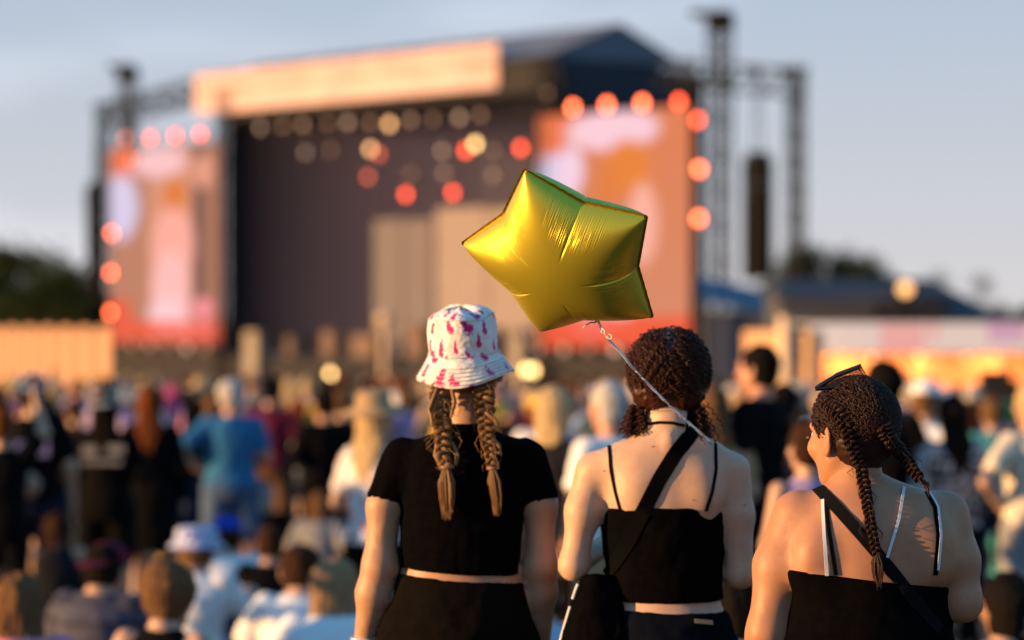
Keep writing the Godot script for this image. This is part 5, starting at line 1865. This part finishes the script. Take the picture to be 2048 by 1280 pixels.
	for k in [[[1196, 640], [1190, 645], [1182, 645], [1172, 650], [1166, 656]], [[1203, 655], [1210, 661], [1208, 668], [1202, 664], [1206, 657]], [[1214, 672], [1219, 678], [1224, 676], [1222, 669], [1216, 668]]]:
		var pp := []
		for q in k: pp.append(at(q[0], q[1], 5.25) - o.position)
		knot.tube(pp, [0.0022, 0.0022, 0.0016], 6)
	part("knot", knot.mesh(), wm, o)

func th_diff(a: float, b: float) -> float:
	return wrapf(a - b, -PI, PI)

# ------------------------------------------------------------------ the crowd
var spots := []

func cloth(name: String) -> Material:
	var c := {
		"black": [0.003, 0.0027, 0.0034], "charcoal": [0.012, 0.012, 0.015], "navy": [0.010, 0.013, 0.036], "blue": [0.03, 0.14, 0.30], "pale blue": [0.32, 0.42, 0.58], "white": [0.72, 0.72, 0.75],
		"grey": [0.22, 0.22, 0.24], "maroon": [0.10, 0.012, 0.03], "red": [0.38, 0.025, 0.03], "pink": [0.62, 0.20, 0.28], "teal": [0.05, 0.24, 0.27], "olive": [0.09, 0.085, 0.035],
		"tan": [0.36, 0.24, 0.13], "royal blue": [0.02, 0.055, 0.40], "yellow": [0.6, 0.38, 0.05], "lilac": [0.34, 0.26, 0.44], "orange": [0.55, 0.17, 0.04], "denim blue": [0.07, 0.11, 0.2], "cream": [0.6, 0.53, 0.42], "green": [0.05, 0.16, 0.07], "brown": [0.10, 0.055, 0.03],
		"blond": [0.42, 0.30, 0.16], "fair brown": [0.12, 0.062, 0.03], "dark": [0.007, 0.005, 0.004], "brown hair": [0.034, 0.015, 0.008], "ash": [0.25, 0.155, 0.085], "ginger": [0.13, 0.034, 0.009], "silver": [0.4, 0.38, 0.36], "pink hair": [0.6, 0.1, 0.2],
		"fair": [0.43, 0.25, 0.175], "rosy": [0.46, 0.22, 0.15], "bronzed": [0.26, 0.125, 0.07], "deep": [0.10, 0.048, 0.028],
	}
	var key := "c_" + name
	if not M.has(key):
		var q: Array = c[name]
		M[key] = mat(q[0], q[1], q[2], 0.95, 0.0, 0.2) if not name in ["fair", "rosy", "bronzed", "deep"] else mat(q[0], q[1], q[2], 0.55)
		M[key].resource_name = name
	return M[key]

# one figure. w: {pose, top: [kind, colour], low: [kind, colour], hair: [kind, colour], hat: [kind, colour], skin}
func figure(label: String, x: float, d: float, h: float, turn: float, w: Dictionary, group: String) -> Node3D:
	var o := thing("person", label, "person", Vector3(x, lawn(d), -d), turn, group)
	o.scale = Vector3.ONE * h
	o.scale.x *= w.get("wide", 1.0)
	o.scale.z *= w.get("wide", 1.0)
	var p: String = w.get("pose", "stand")
	part("body", P[p + "_body"], cloth(w.get("skin", "fair")), o)
	var top: Array = w.get("top", ["tee", "black"])
	part({"tee": "tee_shirt", "jacket": "jacket", "tank": "vest_top"}[top[0]], P[p + "_" + top[0]], top[2] if top.size() > 2 else cloth(top[1]), o)
	var low: Array = w.get("low", ["shorts", "navy"])
	part(low[0], P[p + "_" + low[0]], cloth(low[1]), o)
	for s in P[p + "_shoes"]:
		part("shoe", s, cloth(w.get("shoes", "charcoal")), o)
	var hc: Vector3 = P[p + "_head"]
	var hair: Array = w.get("hair", ["short", "dark"])
	if hair[0] != "none":
		var hp := part("hair", P["hair_" + hair[0]], cloth(hair[1]), o)
		hp.position = hc
		hp.rotation.x = -0.15 if p.begins_with("sit") else 0.0
	if w.has("hat"):
		var q := part({"cap": "cap", "bucket": "bucket_hat", "straw": "straw_hat"}[w.hat[0]], P["hat_" + w.hat[0]], w.hat[2] if w.hat.size() > 2 else cloth(w.hat[1]), o)
		q.position = hc
		q.rotation.x = -0.15 if p.begins_with("sit") and not w.get("backwards", false) else 0.0
		if w.get("backwards", false): q.rotation.y = PI
	spots.append(Vector2(x, d))
	return o

func stand(px: float, py: float, d: float, turn: float, w: Dictionary, label: String) -> Node3D:
	var p := at(px, py, d)
	var extra := 0.02 if w.has("hat") else 0.0
	return figure(label, p.x, d, clampf((p.y - lawn(d) - extra) / 1.7, 0.85, 1.15), turn, w, "people standing on the lawn")

func sit(px: float, py: float, turn: float, w: Dictionary, label: String) -> Node3D:
	var h: float = w.get("h", 0.885)
	var a := 6.0
	var b := 30.0
	for i in 40:
		var m := (a + b) / 2
		if at(px, py, m).y > lawn(m) + h: a = m
		else: b = m
	return figure(label, at(px, py, a).x, a, h / 0.885, turn, w, "people sitting on the lawn")

func crowd() -> void:
	var print_blue := mat(1, 1, 1, 0.9)
	print_blue.albedo_color = Color.WHITE
	print_blue.albedo_texture = noise_tex(128, 0.03, 77, [[0.0, 0.03, 0.08, 0.4], [0.46, 0.04, 0.10, 0.45], [0.5, 0.6, 0.6, 0.68], [1.0, 0.66, 0.66, 0.7]], 2)
	print_blue.uv1_triplanar = true
	print_blue.uv1_scale = Vector3(7, 7, 7)
	var stripes := mat(1, 1, 1, 0.9)
	stripes.albedo_color = Color.WHITE
	var si := Image.create(8, 64, false, Image.FORMAT_RGBA8)
	for y in 64:
		for x in 8:
			if y % 32 < 25: im_set(si, x, y, 0.05, 0.05, 0.085)
			else: im_set(si, x, y, 0.012, 0.013, 0.03)
	stripes.albedo_texture = ImageTexture.create_from_image(si)
	stripes.uv1_triplanar = true
	stripes.uv1_scale = Vector3(5, 5, 5)
	var splash := mat(1, 1, 1, 0.9)
	splash.albedo_color = Color.WHITE
	splash.albedo_texture = noise_tex(128, 0.02, 78, [[0.0, 0.05, 0.06, 0.1], [0.3, 0.6, 0.6, 0.66], [0.6, 0.66, 0.64, 0.66], [0.72, 0.62, 0.2, 0.12], [1.0, 0.55, 0.15, 0.2]], 3)
	splash.uv1_triplanar = true
	splash.uv1_scale = Vector3(3, 3, 3)
	var twotone := mat(1, 1, 1, 0.9)
	twotone.albedo_color = Color.WHITE
	twotone.albedo_texture = noise_tex(128, 0.03, 79, [[0.0, 0.01, 0.01, 0.012], [0.5, 0.012, 0.012, 0.014], [0.56, 0.45, 0.45, 0.5], [1.0, 0.5, 0.5, 0.52]], 2)
	twotone.uv1_triplanar = true
	twotone.uv1_scale = Vector3(4, 4, 4)
	# people sitting in front
	sit(38, 1152, 0.2, {"pose": "sit_cross", "top": ["tee", "pink"], "low": ["shorts", "denim blue"], "hair": ["bob", "fair brown"]}, "person with a fair brown bob sitting in a pink tee at the group's edge")
	sit(112, 1026, 0.1, {"pose": "sit_knees", "top": ["tank", "charcoal"], "low": ["trousers", "charcoal"], "hair": ["bob", "brown hair"]}, "person with brown bob sitting in a charcoal vest behind the striped shirt")
	sit(186, 1092, -0.25, {"pose": "sit_knees", "top": ["tee", "navy", stripes], "low": ["shorts", "navy"], "hair": ["short", "dark"], "hat": ["cap", "maroon"], "backwards": true, "wide": 1.15}, "person in a backwards maroon cap and striped dark tee, sitting")
	sit(312, 1140, -0.3, {"pose": "sit_cross", "top": ["tank", "black"], "low": ["shorts", "black"], "hair": ["curly", "fair brown"]}, "person with piled brown curls sitting in a black vest top")
	sit(376, 1064, -0.2, {"pose": "sit_knees", "top": ["tee", "white"], "low": ["shorts", "denim blue"], "hair": ["short", "fair brown"], "hat": ["bucket", "blue", print_blue], "wide": 1.22}, "person in a blue and white patterned bucket hat and white tee, sitting")
	sit(462, 1040, 0.35, {"pose": "sit_knees", "top": ["tee", "white"], "low": ["shorts", "tan"], "hair": ["short", "brown hair"], "hat": ["cap", "royal blue"], "wide": 1.18}, "person in a blue cap and white tee sitting with arms round knees")
	sit(540, 1052, 0.1, {"pose": "sit_knees", "top": ["tee", "black"], "low": ["trousers", "black"], "hair": ["short", "brown hair"]}, "person with short brown hair and black tee sitting next to the blue cap")
	sit(604, 1094, 0.15, {"pose": "sit_knees", "top": ["tee", "white"], "low": ["shorts", "navy"], "hair": ["short", "brown hair"], "wide": 1.15}, "person with short brown hair and white tee sitting beside the fair bob")
	sit(668, 1122, 0.05, {"pose": "sit_cross", "top": ["tee", "white"], "low": ["shorts", "denim blue"], "hair": ["bob", "ash"], "wide": 1.15}, "person with a dark fair bob sitting in a white tee by the plaits")
	sit(530, 972, 0.2, {"pose": "sit_knees", "top": ["tee", "black"], "low": ["trousers", "charcoal"], "hair": ["short", "silver"], "hat": ["cap", "grey"]}, "person in a grey cap and black tee sitting behind the blue cap")
	sit(636, 985, -0.1, {"pose": "sit_cross", "top": ["tee", "grey"], "low": ["trousers", "charcoal"], "hair": ["long", "fair brown"]}, "person with long ash brown hair and grey tee sitting")
	sit(700, 975, 0.3, {"pose": "sit_knees", "top": ["tee", "black"], "low": ["trousers", "black"], "hair": ["short", "dark"]}, "dark haired person in black sitting beside the ash brown hair")
	sit(2024, 985, -0.3, {"pose": "sit_knees", "top": ["tee", "teal"], "low": ["shorts", "charcoal"], "hair": ["ponytail", "brown hair"]}, "person in a teal tee sitting on the open grass")
	sit(2062, 1150, 0.6, {"pose": "sit_cross", "top": ["tank", "lilac"], "low": ["shorts", "black"], "hair": ["long", "dark"], "skin": "bronzed"}, "bronzed person in a lilac vest sitting behind the thick dark plaits")
	sit(1985, 1175, -0.9, {"pose": "sit_knees", "top": ["tee", "black"], "low": ["trousers", "black"], "hair": ["short", "dark"], "h": 0.84}, "person in black bent over on the grass behind the thick dark plaits")
	sit(1090, 1140, 0.2, {"pose": "sit_knees", "top": ["tee", "pale blue"], "low": ["shorts", "red"], "hair": ["short", "brown hair"], "h": 0.86}, "sitting person in pale blue tee and red shorts near the bucket hat")
	sit(1470, 1165, -0.2, {"pose": "sit_cross", "top": ["tee", "pale blue"], "low": ["shorts", "red"], "hair": ["long", "dark"], "h": 0.84}, "dark haired person in pale blue sitting behind the shoulder bag owner")
	# people beside the group, out of the picture, whose long shadows fall across those who sit
	var shade := [[-3.6, 8.2, "olive"], [-4.3, 9.3, "grey"], [-5.4, 10.4, "red"], [-6.3, 11.4, "black"]]
	for i in shade.size():
		figure("person in a %s tee standing beside those who sit" % shade[i][2], shade[i][0], shade[i][1], 1.02, 0.1 * sin(i * 3.0), {"pose": ["stand", "folded", "akimbo"][i % 3], "top": ["tee", shade[i][2]], "low": ["trousers", "charcoal"], "hair": [["short", "long", "bob"][i % 3], "brown hair"], "wide": 1.12}, "people standing on the lawn")
	# people standing in the middle
	var a := stand(66, 748, 17.0, 0.15, {"top": ["tee", "black"], "low": ["trousers", "navy"], "hair": ["short", "dark"], "hat": ["cap", "pale blue"], "backwards": true, "wide": 1.08}, "person in a pale blue cap and black tee with a tan bag")
	part("back_print", MB.new().box(Vector3(0, 1.24, 0.142), Vector3(0.2, 0.1, 0.004)).mesh(), cloth("lilac"), a)
	var tb := thing("cross_body_bag", "tan cross body bag hung on the person in the pale blue cap", "bag", at(42, 970, 16.7), 0.2)
	var tf := Fld.new(Vector3(-0.2, -0.16, -0.1), Vector3(0.2, 0.16, 0.1), 0.015)
	tf.ell(Vector3.ZERO, Vector3(0.14, 0.1, 0.055), 0.02)
	part("pouch", MB.new().add(tf.arrays()).mesh(), mat(0.28, 0.18, 0.12, 0.7), tb)
	part("strap", MB.new().tube([Vector3(-0.1, 0.06, 0), Vector3(-0.16, 0.35, 0.02), Vector3(-0.12, 0.5, 0)], [0.014], 5).mesh(), mat(0.28, 0.18, 0.12, 0.7), tb)
	var b := stand(213, 782, 17.5, -0.05, {"pose": "folded", "top": ["jacket", "black"], "low": ["shorts", "black"], "hair": ["long", "dark"], "hat": ["cap", "cream"], "backwards": true, "wide": 1.1}, "person in a cream cap and black jacket printed across the back")
	part("back_print", MB.new().box(Vector3(-0.08, 1.30, 0.144), Vector3(0.1, 0.07, 0.004)).box(Vector3(0.09, 1.31, 0.142), Vector3(0.11, 0.06, 0.004)).box(Vector3(0.0, 1.22, 0.144), Vector3(0.26, 0.03, 0.004)).mesh(), cloth("grey"), b)
	stand(302, 775, 18.5, 0.0, {"top": ["jacket", "black"], "low": ["skirt", "black"], "hair": ["long", "ginger"]}, "person with long ginger hair in black jacket and skirt")
	stand(148, 800, 24.0, 0.5, {"pose": "akimbo", "top": ["tank", "brown"], "low": ["trousers", "charcoal"], "hair": ["ponytail", "brown hair"]}, "person in a brown vest between the pale blue and cream caps")
	stand(462, 762, 20.0, 0.2, {"pose": "akimbo", "top": ["tee", "blue"], "low": ["shorts", "denim blue"], "hair": ["short", "silver"], "wide": 1.16, "skin": "rosy"}, "stout silver haired person in a bright blue tee and shorts")
	stand(425, 790, 22.5, 0.3, {"top": ["tee", "pale blue"], "low": ["shorts", "navy"], "hair": ["short", "fair brown"]}, "person in a pale blue tee beside the bright blue tee")
	stand(543, 755, 23.5, -0.2, {"top": ["tee", "maroon"], "low": ["trousers", "brown"], "hair": ["short", "dark"], "wide": 1.1}, "person in a maroon tee and brown trousers next to the blue tee")
	stand(342, 770, 29.0, 0.3, {"top": ["tee", "white"], "low": ["shorts", "black"], "hair": ["long", "pink hair"]}, "person with long bright pink hair and a white tee")
	stand(388, 800, 21.0, 0.0, {"top": ["tank", "charcoal"], "low": ["skirt", "navy"], "hair": ["long", "dark"]}, "dark haired person in a charcoal vest and navy skirt")
	stand(648, 782, 21.0, 0.4, {"pose": "folded", "top": ["jacket", "black"], "low": ["trousers", "black"], "hair": ["short", "dark"], "wide": 1.1, "skin": "rosy"}, "person in all black standing between maroon tee and straw hat")
	stand(598, 800, 25.0, 0.2, {"top": ["tee", "cream"], "low": ["trousers", "grey"], "hair": ["ponytail", "ginger"]}, "person with ginger ponytail in a cream tee and grey trousers")
	stand(752, 790, 12.8, -0.5, {"pose": "folded", "top": ["tee", "white", splash], "low": ["shorts", "black"], "hair": ["long", "blond"], "hat": ["straw", "tan"]}, "long haired blond person in a straw hat and splash printed white tee")
	stand(1112, 778, 12.5, -0.6, {"pose": "folded", "top": ["tee", "charcoal"], "low": ["shorts", "black"], "hair": ["bob", "blond"]}, "person with shoulder length pale blond hair and a charcoal tee")
	stand(1216, 768, 12.0, 0.6, {"top": ["tee", "white"], "low": ["shorts", "tan"], "hair": ["short", "silver"], "skin": "rosy"}, "grey haired person in a white tee next to the curly bunches")
	stand(1080, 790, 20.0, 0.1, {"top": ["tee", "white"], "low": ["trousers", "navy"], "hair": ["bob", "ginger"], "hat": ["cap", "yellow"]}, "person in a yellow cap and white tee behind the pale blond hair")
	stand(1517, 694, 14.2, 0.95, {"pose": "folded", "top": ["tee", "black"], "low": ["shorts", "black"], "hair": ["short", "dark"], "skin": "rosy", "wide": 1.05}, "tall dark haired person in black tee turned aside with folded arms")
	stand(1425, 775, 14.0, 0.1, {"top": ["tee", "tan"], "low": ["trousers", "brown"], "hair": ["long", "fair brown"]}, "person with long fair brown hair and tan tee beside the bunches")
	stand(1570, 772, 15.0, -0.5, {"pose": "folded", "top": ["tank", "navy"], "low": ["shorts", "denim blue"], "hair": ["short", "dark"], "skin": "bronzed"}, "bronzed person in a navy vest with folded arms")
	stand(1612, 850, 10.5, 0.4, {"top": ["tank", "lilac"], "low": ["shorts", "denim blue"], "hair": ["bun", "brown hair"], "skin": "fair"}, "short person with a brown bun and lilac vest")
	stand(1772, 736, 15.0, -0.3, {"pose": "stand", "top": ["tee", "black"], "low": ["trousers", "black"], "hair": ["curly", "dark"], "skin": "bronzed"}, "bronzed person with dark curls and a black tee behind the thick dark plaits")
	stand(1852, 762, 17.0, -0.6, {"pose": "akimbo", "top": ["tee", "white"], "low": ["shorts", "black"], "hair": ["short", "fair brown"], "hat": ["cap", "white"]}, "person in a white cap and white tee with one hand on hip")
	stand(1903, 795, 14.5, 0.3, {"pose": "folded", "top": ["jacket", "black", twotone], "low": ["trousers", "black"], "hair": ["long", "dark"]}, "dark haired person in a black and white blotched jacket")
	stand(1984, 798, 19.0, 0.1, {"top": ["tee", "teal"], "low": ["trousers", "navy"], "hair": ["short", "fair brown"]}, "person in a teal tee and navy trousers standing by the black loudspeaker")
	stand(2062, 770, 14.0, 0.4, {"pose": "akimbo", "top": ["tee", "cream"], "low": ["shorts", "grey"], "hair": ["ponytail", "blond"]}, "person with a blond ponytail in a cream tee, hand on hip")
	stand(1945, 800, 26.0, 0.0, {"top": ["tee", "lilac"], "low": ["shorts", "denim blue"], "hair": ["long", "brown hair"]}, "person in a lilac tee and blue shorts with long brown hair near the bar")
	stand(5, 820, 15.5, 0.0, {"pose": "raised", "top": ["tee", "black"], "low": ["trousers", "black"], "hair": ["short", "ginger"]}, "ginger haired person in black raising an arm beside the pale blue cap")
	# the far crowd
	var tops := ["black", "black", "black", "charcoal", "charcoal", "navy", "navy", "brown", "white", "white", "maroon", "red", "pink", "pale blue", "blue", "grey", "teal", "olive", "yellow", "lilac", "orange", "cream", "tan", "green"]
	var lows := [["shorts", "navy"], ["trousers", "black"], ["shorts", "denim blue"], ["trousers", "denim blue"], ["skirt", "black"], ["shorts", "tan"], ["trousers", "charcoal"]]
	var hairs := ["dark", "brown hair", "fair brown", "blond", "ginger", "silver"]
	var styles := ["short", "long", "bun", "ponytail", "curly", "bob"]
	var poses := ["stand", "folded", "akimbo", "stand", "raised"]
	var used := {}
	var made := 0
	var tries := 0
	while made < 262 and tries < 9000:
		tries += 1
		var d := 20.5 + 78.0 * pow(rng.randf(), 1.35)
		var x := rng.randf_range(-0.235, 0.235) * d
		if d > 40 and x > 0.128 * d: continue           # the bar stands there
		if d < 30 and x > 0.17 * d and rng.randf() > 0.3: continue
		if d > 94 and x < -0.14 * d: continue
		var free := true
		for s in spots:
			if (s - Vector2(x, d)).length() < 0.75: free = false
		if not free: continue
		var tc: String = tops[rng.randi() % tops.size()]
		var lw: Array = lows[rng.randi() % lows.size()]
		var hcol: String = hairs[rng.randi() % hairs.size()]
		var st: String = styles[rng.randi() % styles.size()]
		var po: String = poses[rng.randi() % poses.size()]
		if po == "raised" and rng.randf() > 0.6: po = "folded"
		var w := {"pose": po, "top": [["tee", "tank", "jacket", "tee"][rng.randi() % 4], tc], "low": lw, "hair": [st, hcol], "skin": ["fair", "rosy", "fair", "bronzed", "deep"][rng.randi() % 5], "wide": rng.randf_range(0.95, 1.15)}
		var label := "far person: %s %s, %s %s, %s %s" % [tc, {"tee": "tee", "tank": "vest", "jacket": "long sleeves"}[w.top[0]], lw[1], lw[0], hcol.replace(" hair", ""), {"short": "short hair", "long": "long hair", "bun": "bun", "ponytail": "ponytail", "curly": "curls", "bob": "bob"}[st]]
		if rng.randf() < 0.22:
			var hk: String = ["cap", "bucket", "straw"][rng.randi() % 3]
			var hcl: String = ["white", "red", "blue", "black", "cream", "tan", "yellow"][rng.randi() % 7] if hk != "straw" else "tan"
			w.hat = [hk, hcl]
			label += ", %s %s" % [hcl, {"cap": "cap", "bucket": "bucket hat", "straw": "straw hat"}[hk]]
		if used.has(label): continue
		used[label] = true
		figure(label, x, d, rng.randf_range(0.93, 1.09), rng.randf_range(-0.6, 0.6), w, "people in the far crowd")
		made += 1
